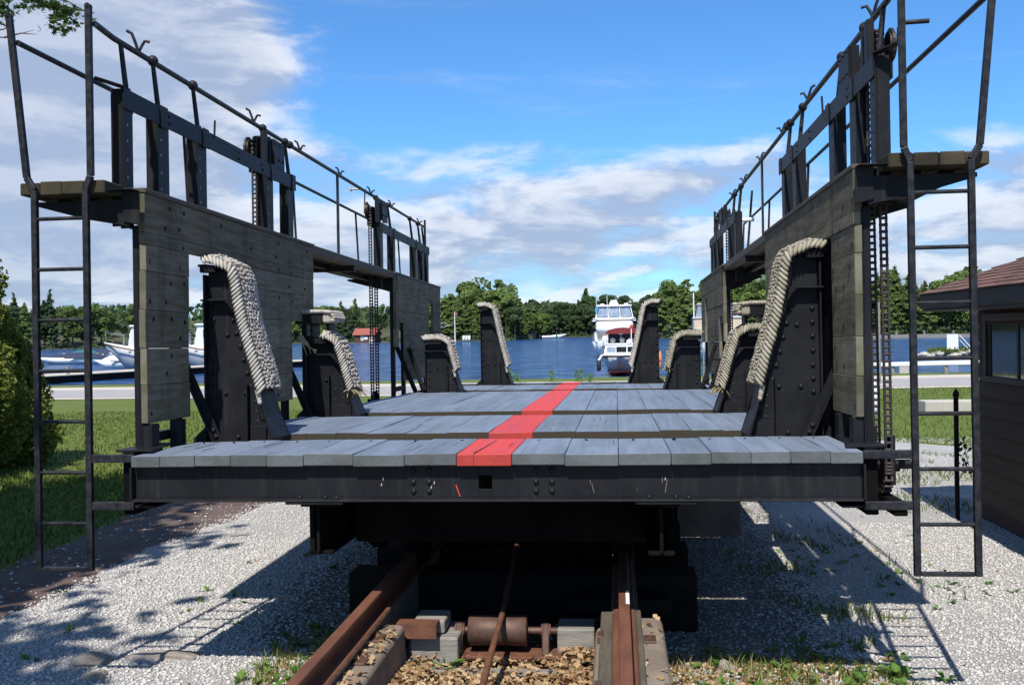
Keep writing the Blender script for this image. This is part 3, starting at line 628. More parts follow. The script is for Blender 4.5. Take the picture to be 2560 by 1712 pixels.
# ---- fenders (upright riveted brackets that hold a boat), two by two
def fender(s, y0, outer, prof, ledge, gz, gx, flange_d=.35, topx=None, rv=(), rr=.017, braces=(), label=None, gus=.11):
    """prof: inner edge (x,z) from the foot up to the top; outer: x of the outer edge; everything mirrored by s"""
    zb = .50; yw = y0+.075
    inner = list(prof); ztop = inner[-1][1]
    poly = [(outer, zb)]+[(inner[0][0], zb)]+inner+[(outer-.02, ztop)]
    web = MB().prism([(s*x, z) for x, z in poly], 'y', yw, yw+.016)
    web.prism([(s*x, z) for x, z in poly], 'y', y0+flange_d-.06, y0+flange_d-.045)
    fo = web.build('fender_bracket', 'steel', car, .002)
    if label: fo['label'] = label
    # sloping flange plate that follows the inner edge and turns over the top
    edge = [(inner[0][0], zb)]+inner+[(outer-.03, ztop+.012), (outer+.028, ztop+.010)]
    m = MB(); th = .016; V = []
    for i, (x, z) in enumerate(edge):
        a = Vector(edge[max(i-1, 0)]); b = Vector(edge[min(i+1, len(edge)-1)]); d = (b-a).normalized(); nrm = Vector((-d.y, d.x))*th*-1
        if nrm.x > 0 and i < 2: nrm = -nrm
        V += [(s*x, y0, z), (s*(x+nrm.x), y0, z+nrm.y), (s*(x+nrm.x), y0+flange_d, z+nrm.y), (s*x, y0+flange_d, z)]
    n = len(edge); F = [(0, 1, 2, 3), tuple(4*(n-1)+i for i in (3, 2, 1, 0))]+[(4*j+i, 4*j+4+i, 4*j+4+(i+1) % 4, 4*j+(i+1) % 4) for j in range(n-1) for i in range(4)]
    if s > 0: F = [f[::-1] for f in F]
    m.add(V, F); m.build('sloping_flange', 'steel', fo, .002)
    # top hood, ledge with drooping inner corner, outer flange
    zi = lambda z: float(np.interp(z, [p[1] for p in inner], [p[0] for p in inner]))
    def ledgebox(z, th_, name, droop):
        x1 = zi(z)+.016
        mm = MB().box(s*(outer+.012), s*x1, y0-.004, yw-.001, z-th_, z)
        if droop: mm.prism([(s*(x1+.05), z-th_-.001), (s*(x1-.001), z-th_-.001), (s*(zi(z-droop)+.018), z-droop), (s*(zi(z-droop)+.026), z-droop), (s*(x1+.02), z-th_-.03)], 'y', y0-.004, yw-.001)
        return mm.build(name, 'steel', fo, .003)
    ledgebox(ledge, .013, 'ledge_plate', .09)
    ledgebox(ztop-.001, .045, 'top_hood', 0)
    MB().box(s*(outer-.012), s*(outer+.001), y0+.02, y0+flange_d-.08, zb, ztop-.06).build('outer_flange', 'steel', fo, .002)
    # gusset at the foot
    xi0 = zi(.76)+.03
    MB().prism([(s*xi0, zb), (s*gx, zb), (s*gx, gz), (s*(zi(gz)+.03), gz)], 'y', yw-.012, yw-.0005).build('gusset_plate', 'steel', fo, .002)
    MB().prism([(s*(gx+.001), zb), (s*(gx+.012), zb), (s*(gx+.012), gz+.004), (s*(gx+.001), gz+.004)], 'y', yw-.060, yw-.001).build('gusset_angle', 'steel', fo, .002)
    MB().box(s*(xi0+.02), s*(gx-.002), yw-.020, yw-.0125, .70, .85).build('foot_plate', 'steel', fo, .002)
    rivets(fo, [(s*x, yw-.004, z) for x, z in rv], rr)
    for (xa, za, xb, zb_) in braces:
        mm = MB().bar((s*xa, y0-.02, za), (s*xb, y0-.02, zb_), .055, .012, (0, 1, 0)).bar((s*xa+s*.024, y0-.045, za), (s*xb+s*.024, y0-.045, zb_), .010, .05, (0, 1, 0))
        bo = mm.build('diagonal_brace', 'steel', fo, .002)
        dx, dz = xb-xa, zb_-za
        rivets(bo, [(s*(xa+dx*t), y0-.030, za+dz*t) for t in (.06, .13, .86, .93)], rr)
    # flared heel plate
    MB().prism([(s*(outer-.001), zb), (s*(outer+.11), zb), (s*(outer+.11), .76), (s*outer, .86)], 'y', yw+.002, yw+.014).build('heel_plate', 'steel', fo, .002)
    return fo
def col(x, zs): return [(x, z) for z in zs]
F1rv = col(2.052, (1.594, 1.503, 1.41, 1.315, 1.22, 1.13, 1.042)) + [(1.953, 1.487), (1.828, 1.078), (1.972, 1.078), (1.884, .772), (2.04, .772)] + [(1.753, 1.019), (1.747, .946), (1.742, .877), (1.697, .807), (1.741, .807), (1.700, .90)] \
    + [(1.885+.028*k*0-.024*(k-1), 1.59-.093*k) for k in range(6)]
F1p = [(1.627, .76), (1.71, 1.07), (1.755, 1.24), (1.808, 1.42), (1.846, 1.563), (1.878, 1.72), (1.902, 1.88), (1.93, 1.945), (1.99, 1.968)]
F2p = [(1.66, .76), (1.745, 1.05), (1.80, 1.25), (1.835, 1.36), (1.862, 1.44), (1.915, 1.475)]
F3p = [(1.405, .78), (1.475, 1.04), (1.525, 1.24), (1.552, 1.34), (1.575, 1.44), (1.63, 1.475)]
F4p = [(.95, .78), (1.03, 1.08), (1.10, 1.36), (1.16, 1.62), (1.215, 1.90), (1.245, 2.0), (1.285, 2.02)]
SF = {}
for s in (-1, 1):
    side = 'left' if s < 0 else 'right'
    SF[s, 1] = fender(s, 6.89, 2.105, F1p, 1.735, 1.135, 1.795, .36, rv=F1rv, rr=.0165, braces=((2.26, 1.37, 1.985, .74),), label='tall rope-padded bracket nearest the camera, '+side+' side')
    SF[s, 2] = fender(s, 9.32, 2.13, F2p, 1.335, 1.125, 1.905, .35, rv=col(2.07, (1.25, 1.15, 1.05, .95, .85))+[(1.95, 1.09), (1.80, 1.0), (1.79, .92), (1.80, .85), (1.75, .80), (1.83, .80), (1.865, .80), (1.87, .90), (1.865, 1.0)], braces=((2.36, 1.41, 2.07, .74),), label='short bracket with a box head, '+side+' side')
    bx = MB().box(s*2.21, s*1.95, 9.30, 9.62, 1.615, 1.712).build('head_box', 'steel', SF[s, 2], .004)
    m = MB().box(s*2.06, s*2.08, 9.34, 9.60, 1.489, 1.614).box(s*2.17, s*1.90, 9.31, 9.61, 1.490, 1.503); m.box(s*1.93, s*1.905, 9.36, 9.58, 1.504, 1.63); m.build('head_post', 'steel', SF[s, 2], .003)
    SF[s, 3] = fender(s, 14.0, 1.885, F3p, 1.338, 1.14, 1.565, .36, rv=col(1.83, (1.25, 1.16, 1.06, .96, .85))+[(1.72, 1.10), (1.60, 1.11), (1.68, 1.31), (1.52, 1.03), (1.50, .95), (1.50, .87), (1.46, .81), (1.50, .81), (1.54, .81), (1.54, .92), (1.54, 1.02)], rr=.017, braces=((2.27, 1.42, 2.0, .76), (2.09, 1.38, 1.90, .80)), label='short bracket beside the far side wall, '+side+' side')
    SF[s, 4] = fender(s, 16.46, 1.43, F4p, 1.768, 1.137, 1.11, .36, rv=col(1.40, [1.60-.105*k for k in range(8)])+[(1.29, 1.50), (1.32, 1.10), (1.20, 1.10), (1.085, 1.03), (1.075, .95), (1.07, .87), (1.04, .81), (1.08, .81), (1.11, 1.42), (1.13, 1.52), (1.09, 1.31), (1.07, 1.20)], rr=.018, label='tall bracket at the far end of the deck, '+side+' side')
# ---- side walls of heavy weathered planks
SEAM = [.931, 1.168, 1.397, 1.638, 1.879, 2.119, 2.362]
def board(s, y0, y1, z0, z1, xw=2.135, th=.042):
    j = random.uniform(-.004, .004); a, b = s*(xw+j), s*(xw+th+j)
    m = MB().box(a, b, y0+random.uniform(-.004, .004), y1+random.uniform(-.01, .01), z0+.0010, z1-.0010)
    o = m.build('wall_plank', ['wood', 'woodend'], car, .003)
    o.data.polygons[2].material_index = 1
    return o
bolt_pts = []
def wallbolts(s, y0, y1, z0, z1, ys_):
    for yy in ys_:
        if y0+.03 < yy < y1-.03:
            for z in (z0+.06+random.uniform(-.01, .01), z1-.06+random.uniform(-.01, .01)):
                if random.random() < .5: bolt_pts.append((s*2.134, yy+random.uniform(-.015, .015)+(.04 if z > (z0+z1)/2 else -.03), z))
ys1 = (6.17, 6.42, 6.63, 7.3, 8.0, 8.6, 8.95, 9.4); ys2 = (13.5, 13.75, 14.5, 15.4, 16.4)
for s in (-1, 1):
    for k in range(6):
        z0, z1 = SEAM[k], SEAM[k+1]
        if k == 5: segs = [(6.105, 9.66)]
        elif k == 4: segs = [(6.10, 9.655)]
        elif k == 3: segs = [(6.10, 6.74), (7.36, 9.65)]
        else: segs = [(6.095, 6.735), (7.36, 8.965)]
        for y0, y1 in segs:
            if k == 4:   # the door-like opening reaches part-way up this plank
                board(s, y0, y1, z0+.165, z1); board(s, y0, 6.742, z0, z0+.164); board(s, 7.36, y1, z0, z0+.164)
            else: board(s, y0, y1, z0, z1)
            wallbolts(s, y0, y1, z0, z1, ys1)
        if k == 3: board(s, 8.97, 9.65, 1.715, z1); 
        # far wall
        if k == 5: segs = [(13.375, 16.83)]
        elif k == 4: segs = [(13.375, 15.77), (16.17, 16.83)]
        elif k == 3: segs = [(13.375, 13.53), (13.99, 15.77), (16.17, 16.83)]
        elif k == 2: segs = [(13.375, 13.53), (13.99, 15.77), (16.17, 16.83)]
        else: segs = [(13.99, 15.77)]
        for y0, y1 in segs:
            if k == 4:
                board(s, y0, y1, z0, z1)
            elif k == 3 and y0 < 13.9 and y1 > 14: pass
            else: board(s, y0, y1, z0, z1)
            wallbolts(s, y0, y1, z0, z1, ys2)
        if k == 4: board(s, 15.765, 16.175, 2.07, z1)
        if k == 3: board(s, 13.525, 13.995, 1.73, z1)
    # cap planks
    for y0, y1 in ((6.10, 9.69), (13.37, 16.86)):
        MB().box(s*2.128, s*2.275, y0, y1, 2.3625, 2.394).build('cap_plank', 'cap', car, .006, 2)
    # wall posts and under-wall frames
    for y0 in (6.12, 6.62, 8.90, 9.55, 13.40, 14.05, 15.70, 16.70):
        ztop = 2.15; 
        MB().box(s*2.181, s*2.193, y0, y0+.10, .45, ztop).box(s*2.1935, s*2.228, y0, y0+.010, .45, ztop).box(s*2.1935, s*2.228, y0+.09, y0+.10, .45, ztop).build('wall_post', 'steel', car, .002)
    for y0, y1 in ((6.23, 6.61), (13.51, 14.04)): MB().box(s*2.185, s*2.24, y0, y1, .80, .86).build('wall_rail', 'steel', car, .002)
    [MB().box(s*2.115, s*2.175, a, b, .50, .925).build('wall_foot', 'steel', car, .003) for a, b in ((6.11, 6.22), (6.50, 6.62))]
    for y0 in (7.30, 8.88): MB().box(s*2.12, s*2.18, y0, y0+.055, .5, 2.03 if y0 < 8 else 1.63).build('opening_stile', 'steel', car, .003) if y0 < 8 else None
    if s > 0: MB().box(2.186, 2.26, 6.80, 7.42, .50, 2.03).build('opening_dark_plate', 'dirty_shade_steel', car, .003)  # dark plate added outside the opening so that it reads dark
bolt = MB()
for x, y, z in bolt_pts:
    sg = 1 if x > 0 else -1
    bolt.prism([(y-.007, z-.013), (y+.006, z-.013), (y+.007, z+.012), (y-.006, z+.013)], 'x', x-.005*sg, x+.004*sg)
stuff(bolt.build('wall_bolts', 'steel', car))
# ---- walkway: planks, brackets, uprights, plates, rails
for s in (-1, 1):
    xe = [2.285, 2.42, 2.56, 2.70, 2.83]
    for a, b in zip(xe[:-1], xe[1:]):
        cuts_ = [5.895+random.uniform(-.01, .01), 9.3+random.uniform(-.5, .5), 13.2+random.uniform(-.4, .4), 16.95]
        for y0, y1 in zip(cuts_[:-1], cuts_[1:]):
            o = MB().box(s*(a+.002), s*(b-.002), y0+.002, y1-.002, 2.335+random.uniform(-.004, .004), 2.412+random.uniform(-.004, .004)).build('walkway_plank', 'walkwood', car, .006)
    # inner edge plank between the two walls
    MB().box(s*2.15, s*2.2835, 9.70, 13.36, 2.315, 2.392).build('edge_plank', 'cap', car, .006)
    for yy in (6.02, 7.25, 8.45, 9.58, 11.3, 13.42, 14.6, 15.7, 16.75):
        if yy in (11.3,): MB().box(s*2.16, s*2.81, yy, yy+.08, 2.25, 2.314).build('walkway_bearer', 'steel', car, .003); continue
        xi = 2.13 if yy not in (6.02, 13.42) else 2.128
        m = MB().prism([(s*2.20, 2.146), (s*2.20, 2.31), (s*2.80, 2.31), (s*2.80, 2.285), (s*2.47, 2.195)], 'y', yy, yy+.012)
        m.box(s*2.20, s*2.80, yy+.0125, yy+.085, 2.298, 2.310)
        m.build('walkway_bracket', 'steel', car, .002)
        if yy in (6.02, 13.42): MB().prism([(s*2.125, 2.15), (s*2.125, 2.357), (s*2.23, 2.357), (s*2.23, 2.175)], 'y', yy-.014, yy-.002).box(s*2.128, s*2.46, yy-.10, yy-.002, 2.357, 2.3615).build('end_bracket', 'steel', car, .002)
    for x0, x1, z0 in ((2.46, 2.52, 2.245), (2.62, 2.70, 2.285)):
        MB().box(s*x0, s*x1, 6.10, 16.9, z0+.03, 2.333).build('walkway_stringer', 'steel', car, .003)
    # uprights: channels carrying the plate, thin pipe post above each
    xp = 2.272
    def upright(y, d, ball=True, big=False):
        m = MB().box(s*xp, s*(xp+.011), y, y+d, 2.16, 3.02).box(s*(xp+.0115), s*(xp+.085), y, y+.011, 2.16, 3.02).box(s*(xp+.0115), s*(xp+.085), y+d-.011, y+d, 2.16, 3.02)
        uo = m.build('rail_upright', 'steel', car, .002)
        hol = MB()
        for z in (2.80, 2.70, 2.58, 2.47): hol.tube([(s*(xp-.001), y+.045, z), (s*(xp+.002), y+.045, z)], .008, 8)
        hol.build('bolt_holes', 'palec' if s < 0 else 'dirty_shade_steel', uo)
    for y, d in ((6.12, .12), (6.60, .17), (7.25, .17), (8.75, .17), (9.34, .15), (13.10, .16), (13.86, .15), (15.40, .16), (16.0, .16), (16.40, .15)): upright(y, d)
    for y0, y1 in ((6.10, 9.53), (13.09, 16.58)):
        po = MB().box(s*(xp-.012), s*(xp-.001), y0, y1, 2.895, 3.022).build('rail_plate', 'steel', car, .003)
        yy = (6.68, 6.74, 7.35, 7.41, 8.05, 8.6, 8.86, 8.92, 9.41, 9.47) if y0 < 10 else (13.18, 13.95, 14.8, 15.5, 16.1, 16.5)
        rivets(po, [(s*(xp-.013), y+.01*random.random(), 2.93+.05*(i % 2)) for i, y in enumerate(yy)], .011)
        rivets(po, [(s*(xp-.013), y+.02, 2.985-.05*(i % 2)) for i, y in enumerate(yy)], .011)
        for y in ((6.66, 7.37, 8.88, 9.46) if y0 < 10 else (13.9, 15.5)): MB().box(s*(xp-.020), s*(xp-.0125), y-.05, y+.06, 2.885, 3.03).build('splice_plate', 'steel', po, .002)
    MB().bar((s*(xp-.006), 6.11, 3.024), (s*2.40, 6.0, 3.06), .06, .008).build('plate_lug', 'steel', car)
    xr = 2.375; zr = 3.372
    hr = MB().tube([(s*2.335, 5.90, 3.355), (s*xr, 6.2, 3.362), (s*xr, 16.79, 3.38)], .0195, 10).build('handrail', 'pipe', car)
    for y in (6.76, 7.43, 8.96, 9.58, 9.73, 13.32, 14.03, 15.56, 16.2): MB().ball((s*xr, y, zr), .038, 12, 8).build('ball_fitting', 'pipe', hr)
    for y in (6.30, 6.76, 7.43, 8.96, 9.58, 13.32, 14.03, 15.56, 16.2, 16.55):
        pp = MB().tube([(s*(xr-.0), y, zr-.02), (s*(xr-.035), y, 3.03), (s*(xr-.06), y, 2.90)], [.016, .019, .019], 8)
        pp.tube([(s*(xr-.032), y, 3.06), (s*(xr-.036), y, 3.022)], .030, 8); pp.build('stanchion', 'pipe', hr)
    MB().box(s*2.365, s*2.385, 11.42, 11.47, 2.32, 3.36).build('tall_stanchion', 'pipe', car)
    # end stile at the far end and outer rail
    MB().tube([(s*2.37, 16.79, 2.42), (s*2.37, 16.79, 3.50)], .018, 8).build('end_stile', 'pipe', car)
    orl = MB().tube([(s*2.83, 5.90, 3.265), (s*2.83, 16.8, 3.285)], .0175, 10).build('outer_handrail', 'pipe', car)
    for y in (8.3, 11.22, 14.02, 16.8): MB().tube([(s*2.83, y, 3.27), (s*2.79, y, 2.42)], .014, 8).build('stanchion', 'pipe', orl)
    # horn-shaped rope cleats on the rail
    for y, k in ((6.54, .92), (8.72, .82), (10.05, .7), (11.55, .66), (13.05, .7), (14.28, .7), (16.34, .66)):
        x0 = xr; q = k
        m = MB().tube([(s*x0, y, zr+.01), (s*(x0+.012*q), y-.02*q, zr+.07*q), (s*(x0+.03*q), y-.03*q, zr+.125*q), (s*(x0+.065*q), y-.035*q, zr+.145*q)], .0105, 7)
        m.tube([(s*x0, y+.02, zr+.01), (s*(x0-.012*q), y+.03*q, zr+.045*q), (s*(x0-.035*q), y+.035*q, zr+.085*q), (s*(x0-.07*q), y+.04*q, zr+.078*q)], .0105, 7)
        m.build('horn_cleat', 'pipe', car)
    for y in (7.55, 13.6, 15.75, 8.95):
        MB().tube([(s*2.262, y, 2.99), (s*2.255, y, 3.13)], .008, 6).build('lock_pin', 'pipe', car)
    # ---- ladder at the near end
    lad = MB(); xo, xi_, yl = 2.714, 2.390, 5.865
    for x, ztop, lean in ((xi_, 3.455, -.045), (xo, 3.42 if s < 0 else 3.46, .10)):
        k = -.03 if x == xi_ else .05
        pts = [(s*(x+.001), yl, .070), (s*x, yl, 2.355), (s*(x+k), yl+.004, 2.435), (s*(x+k+(lean if x == xo else .0)), yl+.004, ztop)]
        for a, b in zip(pts[:-1], pts[1:]): lad.bar(a, b, .036, .036, (0, 1, 0))
        lad.tube([(pts[-1][0]-.0, pts[-1][1]-.018, ztop-.002), (pts[-1][0], pts[-1][1]+.018, ztop-.002)], .018, 12)
    for z in (.742, .460): lad.box(s*2.11, s*(xi_-.019), yl-.02, yl+.006, z-.024, z+.024)
    lad.box(s*(xi_+.02), s*(xo-.02), yl-.016, yl+.016, .070, .094)
    lo = lad.build('ladder', 'pipe', car, .006, 2)
    for k in range(8):
        z = 2.184-.305*k if k else 2.184
        if k == 7: continue
        MB().tube([(s*(xi_+.012), yl, z), (s*(xo-.012), yl, z)], .0118, 8).build('rung', 'pipe', lo)
    # corner bracket beside the ladder arms
    MB().box(s*2.13, s*2.20, 5.90, 6.30, .40, .775).build('corner_box', 'dirty_shade_steel', car, .006)
    MB().prism([(s*2.03, 5.93), (s*2.26, 5.93), (s*2.26, 6.4), (s*2.12, 6.4)], 'z', .772, .786).build('corner_plate', 'steel', car, .003)
    MB().prism([(s*2.0, 5.9), (s*2.25, 5.9), (s*2.25, 6.4), (s*2.0, 6.4)], 'z', .440, .455).build('corner_plate', 'steel', car, .003)
# ---- hoisting chains and winches
linkA = MB()
for dx in (-.017, .017): linkA.box(dx-.006, dx+.006, -.009, .009, -.020, .020)
for z in (-.020, .0199): linkA.tube([(-.0245, 0, z), (.0245, 0, z)], .0100, 6)
lk = linkA.mesh('chain_link'); lk.materials.append(K['chain'])
def chain(s, x, ya, yb_, ztop, zbot, individually):
    """two hanging strands round a top and a bottom sprocket"""
    pitch = .0405; R = abs(yb_-ya)/2; ym = (ya+yb_)/2
    co = MB().tube([(s*x-.02, ym, ztop), (s*x+.02, ym, ztop)], R-.012, 18).build('chain_sprocket', 'dirty_shade_steel', car)
    co = MB().tube([(s*x-.02, ym, zbot), (s*x+.02, ym, zbot)], R-.012, 18).tube([(s*x-.10, ym, zbot), (s*x+.10, ym, zbot)], .025, 10).build('chain_sprocket', 'dirty_shade_steel', car)
    P = []
    n = int((ztop-zbot)/pitch)
    for y in (ya, yb_): P += [(y, zbot+pitch*(i+.5), 0) for i in range(n)]
    na = int(math.pi*R/pitch)
    for i in range(na+1):
        a = math.pi*i/na
        P.append((ym-R*math.cos(a), ztop+R*math.sin(a), a)); P.append((ym-R*math.cos(a), zbot-R*math.sin(a), -a))
    jit = 0
    if individually:
        for y, z, a in P: inst('chain_link', lk, co, (s*x+.004*math.sin(z*2), y, z), (a, 0, 0))
    else:
        m = MB(); vs = [tuple(v.co) for v in lk.vertices]; fs = [tuple(p.vertices) for p in lk.polygons]
        for y, z, a in P:
            ca, sa = math.cos(a), math.sin(a)
            m.add([(s*x+v[0], y+v[1]*ca-v[2]*sa, z+v[1]*sa+v[2]*ca) for v in vs], fs)
        stuff(m.build('chain_links', 'chain', co))
    return co
chain(1, 2.355, 6.30, 6.58, 3.10, .60, True)
chain(1, 2.355, 14.55, 14.83, 3.10, .60, False)
chain(-1, 2.365, 8.70, 8.98, 3.12, .60, False)
chain(-1, 2.385, 13.02, 13.30, 3.08, .70, False)
MB().box(2.27, 2.31, 6.36, 6.52, .48, .86).box(2.39, 2.42, 6.38, 6.5, .50, .80).tube([(2.24, 6.44, .62), (2.52, 6.44, .62)], .03, 10).build('sprocket_bracket', 'steel', car, .004)
MB().box(2.335, 2.41, 6.1, 6.7, .36, .44).build('sprocket_bracket', 'dirty_shade_steel', car, .004)
def winch(s, y, z0=3.0, crank=False, p=.15, q=-.16):
    m = MB()
    m.box(s*2.265, s*2.279, y+p, y+p+.30, z0+.024, z0+.27).box(s*2.28, s*2.335, y+p, y+p+.012, z0+.03, z0+.27).box(s*2.28, s*2.335, y+p+.288, y+p+.30, z0+.03, z0+.27)
    o = m.build('winch_frame', 'steel', car, .003)
    MB().box(s*2.41, s*2.424, y-.06, y+.24, z0-.06, z0+.22).build('winch_back_plate', 'steel', o, .003)
    rivets(o, [(s*2.263, y+p+dy, z0+dz) for dy in (.05, .15, .25) for dz in (.10, .24)], .011)
    [MB().box(s*2.285, s*2.33, a, b, z0-.02, z0+h).build('winch_cheek', 'steel', o, .004) for a, b, h in ((y-.02, y+.05, .31), (y+.10, y+.14, .28))]
    gear = MB(); n = 18
    for k in range(n):
        a = 6.2832*k/n; gear.bar((s*2.42, y+.1+q+.07*math.cos(a), z0+.14+.07*math.sin(a)), (s*2.42, y+.1+q+.105*math.cos(a), z0+.14+.105*math.sin(a)), .035, .016, (1, 0, 0))
    gear.tube([(s*2.40, y+.1+q, z0+.14), (s*2.44, y+.1+q, z0+.14)], .085, 18); gear.build('winch_gear', 'chain', o)
    if crank:
        cr_ = MB().tube([(s*2.47, y+.1, z0+.14), (s*2.50, y+.1, z0+.14)], .02, 8).bar((s*2.495, y+.1, z0+.14), (s*2.475, y+.06, z0+.43), .022, .012, (1, 0, 0)).build('crank', 'pipe', o)
        MB().tube([(s*2.475, y+.06, z0+.435), (s*2.66, y+.06, z0+.435)], .012, 8).tube([(s*2.655, y+.06, z0+.435), (s*2.665, y+.06, z0+.435)], .03, 10).build('crank_handle', 'tan', cr_)
    return o
winch(1, 6.36, 2.99, p=.38, q=-.12); winch(-1, 8.78, 3.0); winch(-1, 13.08, 3.03, True); winch(1, 14.58, 3.0)
# the bent crank handle on the right walkway and the tilted rod with a white grip farther back
MB().tube([(2.362, 5.93, 3.02), (2.364, 5.93, 3.115), (2.385, 5.93, 3.145), (2.525, 5.93, 3.148)], .0135, 9).build('bent_handle', 'pipe', car)
rod = MB().tube([(2.345, 12.6, 2.40), (2.43, 12.7, 3.22)], .014, 8).build('tilted_rod', 'pipe', car)
MB().tube([(2.30, 12.64, 2.86), (2.44, 12.64, 2.865)], .026, 10).build('white_grip', 'whitep', rod)

# ================================================================== rope pads on the fenders
def rope_pad(name, label, s, path, y0, y1, m, st=.0265, sw=.0225, fray=0, edge_r=.023, th=.028, bul=.030):
    """a thick knotted mat of rope laid over the bracket: base strip, rows of strands, heavy twisted edge"""
    t = thing(name, label, 'rope fender', group='rope pads tied over the brackets')
    t.rotation_euler = (-TAU, 0, 0)
    pts = [Vector((x, z)) for x, z in path]
    d = [0]
    for a, b in zip(pts[:-1], pts[1:]): d.append(d[-1]+(b-a).length)
    L = d[-1]
    def at(u):
        x = np.interp(u, d, [p.x for p in pts]); z = np.interp(u, d, [p.y for p in pts])
        e = .03; x2 = np.interp(min(u+e, L), d, [p.x for p in pts])-np.interp(max(u-e, 0), d, [p.x for p in pts]); z2 = np.interp(min(u+e, L), d, [p.y for p in pts])-np.interp(max(u-e, 0), d, [p.y for p in pts])
        T = Vector((x2, z2)).normalized(); return x, z, T, Vector((T.y, -T.x))   # normal points to the boat side (path runs from the outer top to the inner foot)
    # base strip
    b = MB(); n = max(12, int(L/.04)); V = []
    for i in range(n+1):
        x, z, T, N = at(L*i/n); N = -N if False else N
        N = Vector((-abs(N.x), abs(N.y))) if True else N
        for y in (y0, y1):
            V += [(s*(x), y, z), (s*(x+N.x*th), y, z+N.y*th)]; V += [(s*(x+N.x*(th+bul*.72)), y0+(y1-y0)*(.25 if y == y0 else .75), z+N.y*(th+bul*.72))]
    F = []
    for i in range(n):
        o = 6*i; F += [(o+1, o+7, o+8, o+2), (o+2, o+8, o+11, o+5), (o+5, o+11, o+10, o+4), (o, o+3, o+9, o+6), (o, o+6, o+7, o+1), (o+3, o+4, o+10, o+9)]
    F += [(0, 1, 2, 5, 4, 3), (6*n, 6*n+3, 6*n+4, 6*n+5, 6*n+2, 6*n+1)]
    b.add(V, F, True); b.build('mat_body', 'ropecore', t)
    k = MB()
    unit = MB(); unit.ball((0, 0, 0), 1, 6, 4); uv, uf = unit.v, unit.f
    rowi = 0; u = .01
    while u < L:
        x, z, T, N = at(u); N = Vector((-abs(N.x), abs(N.y))); T3 = Vector((s*T.x, 0, T.y)); N3 = Vector((s*N.x, 0, N.y)); W3 = Vector((0, 1, 0))
        y = y0+.058+(sw/2 if rowi % 2 else 0)+random.uniform(-.006, .006)
        while y < y1-.01:
            a = random.uniform(-.5, .5)+.55; ca, sa = math.cos(a), math.sin(a)
            A = T3*ca+W3*sa; B = W3*ca-T3*sa; la, lb, lc = st*.56*random.uniform(.8, 1.2), sw*.47*random.uniform(.85, 1.15), .0072*random.uniform(.85, 1.15)
            c = Vector((s*x, y+random.uniform(-.004, .004), z))+N3*(th+bul*math.sin(math.pi*(y-y0)/(y1-y0))**.8+random.uniform(-.003, .004))+T3*random.uniform(-.009, .009)
            k.add([c+A*(p[0]*la)+B*(p[1]*lb)+N3*(p[2]*lc) for p in uv], uf, True)
            y += sw*random.uniform(.92, 1.08)
        u += st*random.uniform(.92, 1.05); rowi += 1
    stuff(k.build('strands', m, t))
    e = MB()
    for ys_, sg in ((y0+.004, 1), (y1-.004, -1)):
        u = 0
        while u < L:
            x, z, T, N = at(u); N = Vector((-abs(N.x), abs(N.y))); T3 = Vector((s*T.x, 0, T.y)); N3 = Vector((s*N.x, 0, N.y)); W3 = Vector((0, sg, 0))
            A = (-T3*.58+N3*.60+W3*.55).normalized(); Q = (N3*.6-W3*.8).normalized(); Q = (Q-A*Q.dot(A)).normalized(); B = A.cross(Q)
            c = Vector((s*x, ys_, z))+N3*(th*.50+bul*.06)
            la, lb, lc = (.056 if sg > 0 else .04)*random.uniform(.92, 1.08), edge_r*.60, edge_r*.85
            e.add([c+A*(p[0]*la)+B*(p[1]*lb)+Q*(p[2]*lc) for p in uv], uf, True)
            u += edge_r*1.18*random.uniform(.95, 1.05)
    stuff(e.build('edge_rope', m, t))
    # end knot / frayed strands at the foot
    x, z, T, N = at(L)
    if fray:
        f = MB()
        for i in range(26*fray):
            yy = random.uniform(y0, y1); q = Vector((s*x, yy, z)); dr = Vector((-s*random.uniform(-.06, .10), random.uniform(-.06, .06), -random.uniform(.02, .09)))
            f.tube([q, q+dr*.5+Vector((0, 0, .008)), q+dr], [.007, .006, .002], 5)
        stuff(f.build('frayed_ends', 'roped', t))
    else:
        f = MB(); q = Vector((s*(x+.012), y0+.01, z-.01))
        for i in range(5): f.ball((q.x-s*.004*i, q.y-.002*i, q.z-.018*i), .020-.001*i, 8, 6, (1, 1, 1.25))
        f.build('end_knot', m, t)
    return t
def lift(prof, z0, zn, outer, dx=-.018):
    p = [(x+dx, z) for x, z in prof if z > z0]
    x0 = float(np.interp(z0, [q[1] for q in prof], [q[0] for q in prof]))
    p = [(x0+dx, z0)]+p+[(prof[-1][0]+.05, prof[-1][1]+.030), (outer+.02, prof[-1][1]+.024)]
    return p[::-1]
rope_pad('rope_fender', 'pale scaly rope mat on the tall bracket nearest the camera at left', -1, lift(F1p, 1.10, 0, 2.07), 6.875, 7.26, 'rope')
rope_pad('rope_fender', 'olive rope mat with a thick twisted edge on the big right-hand bracket nearest the camera', 1, lift(F1p, 1.09, 0, 2.10), 6.875, 7.26, 'ropeold', st=.0225, sw=.019, edge_r=.026)
rope_pad('rope_fender', 'frayed rope mat on the box-headed bracket second from the camera at left', -1, lift(F2p, 1.00, 0, 1.90), 9.31, 9.67, 'rope', fray=2, st=.04, sw=.035)
rope_pad('rope_fender', 'rope mat with frayed yellow foot on the second right bracket beside the big one', 1, lift(F2p, .98, 0, 2.1), 9.31, 9.67, 'ropeold', fray=2, edge_r=.023)
rope_pad('rope_fender', 'shaggy rope mat on the short bracket by the far left wall', -1, lift(F3p, 1.07, 0, 1.88), 13.99, 14.36, 'rope', fray=0, st=.045, sw=.04)
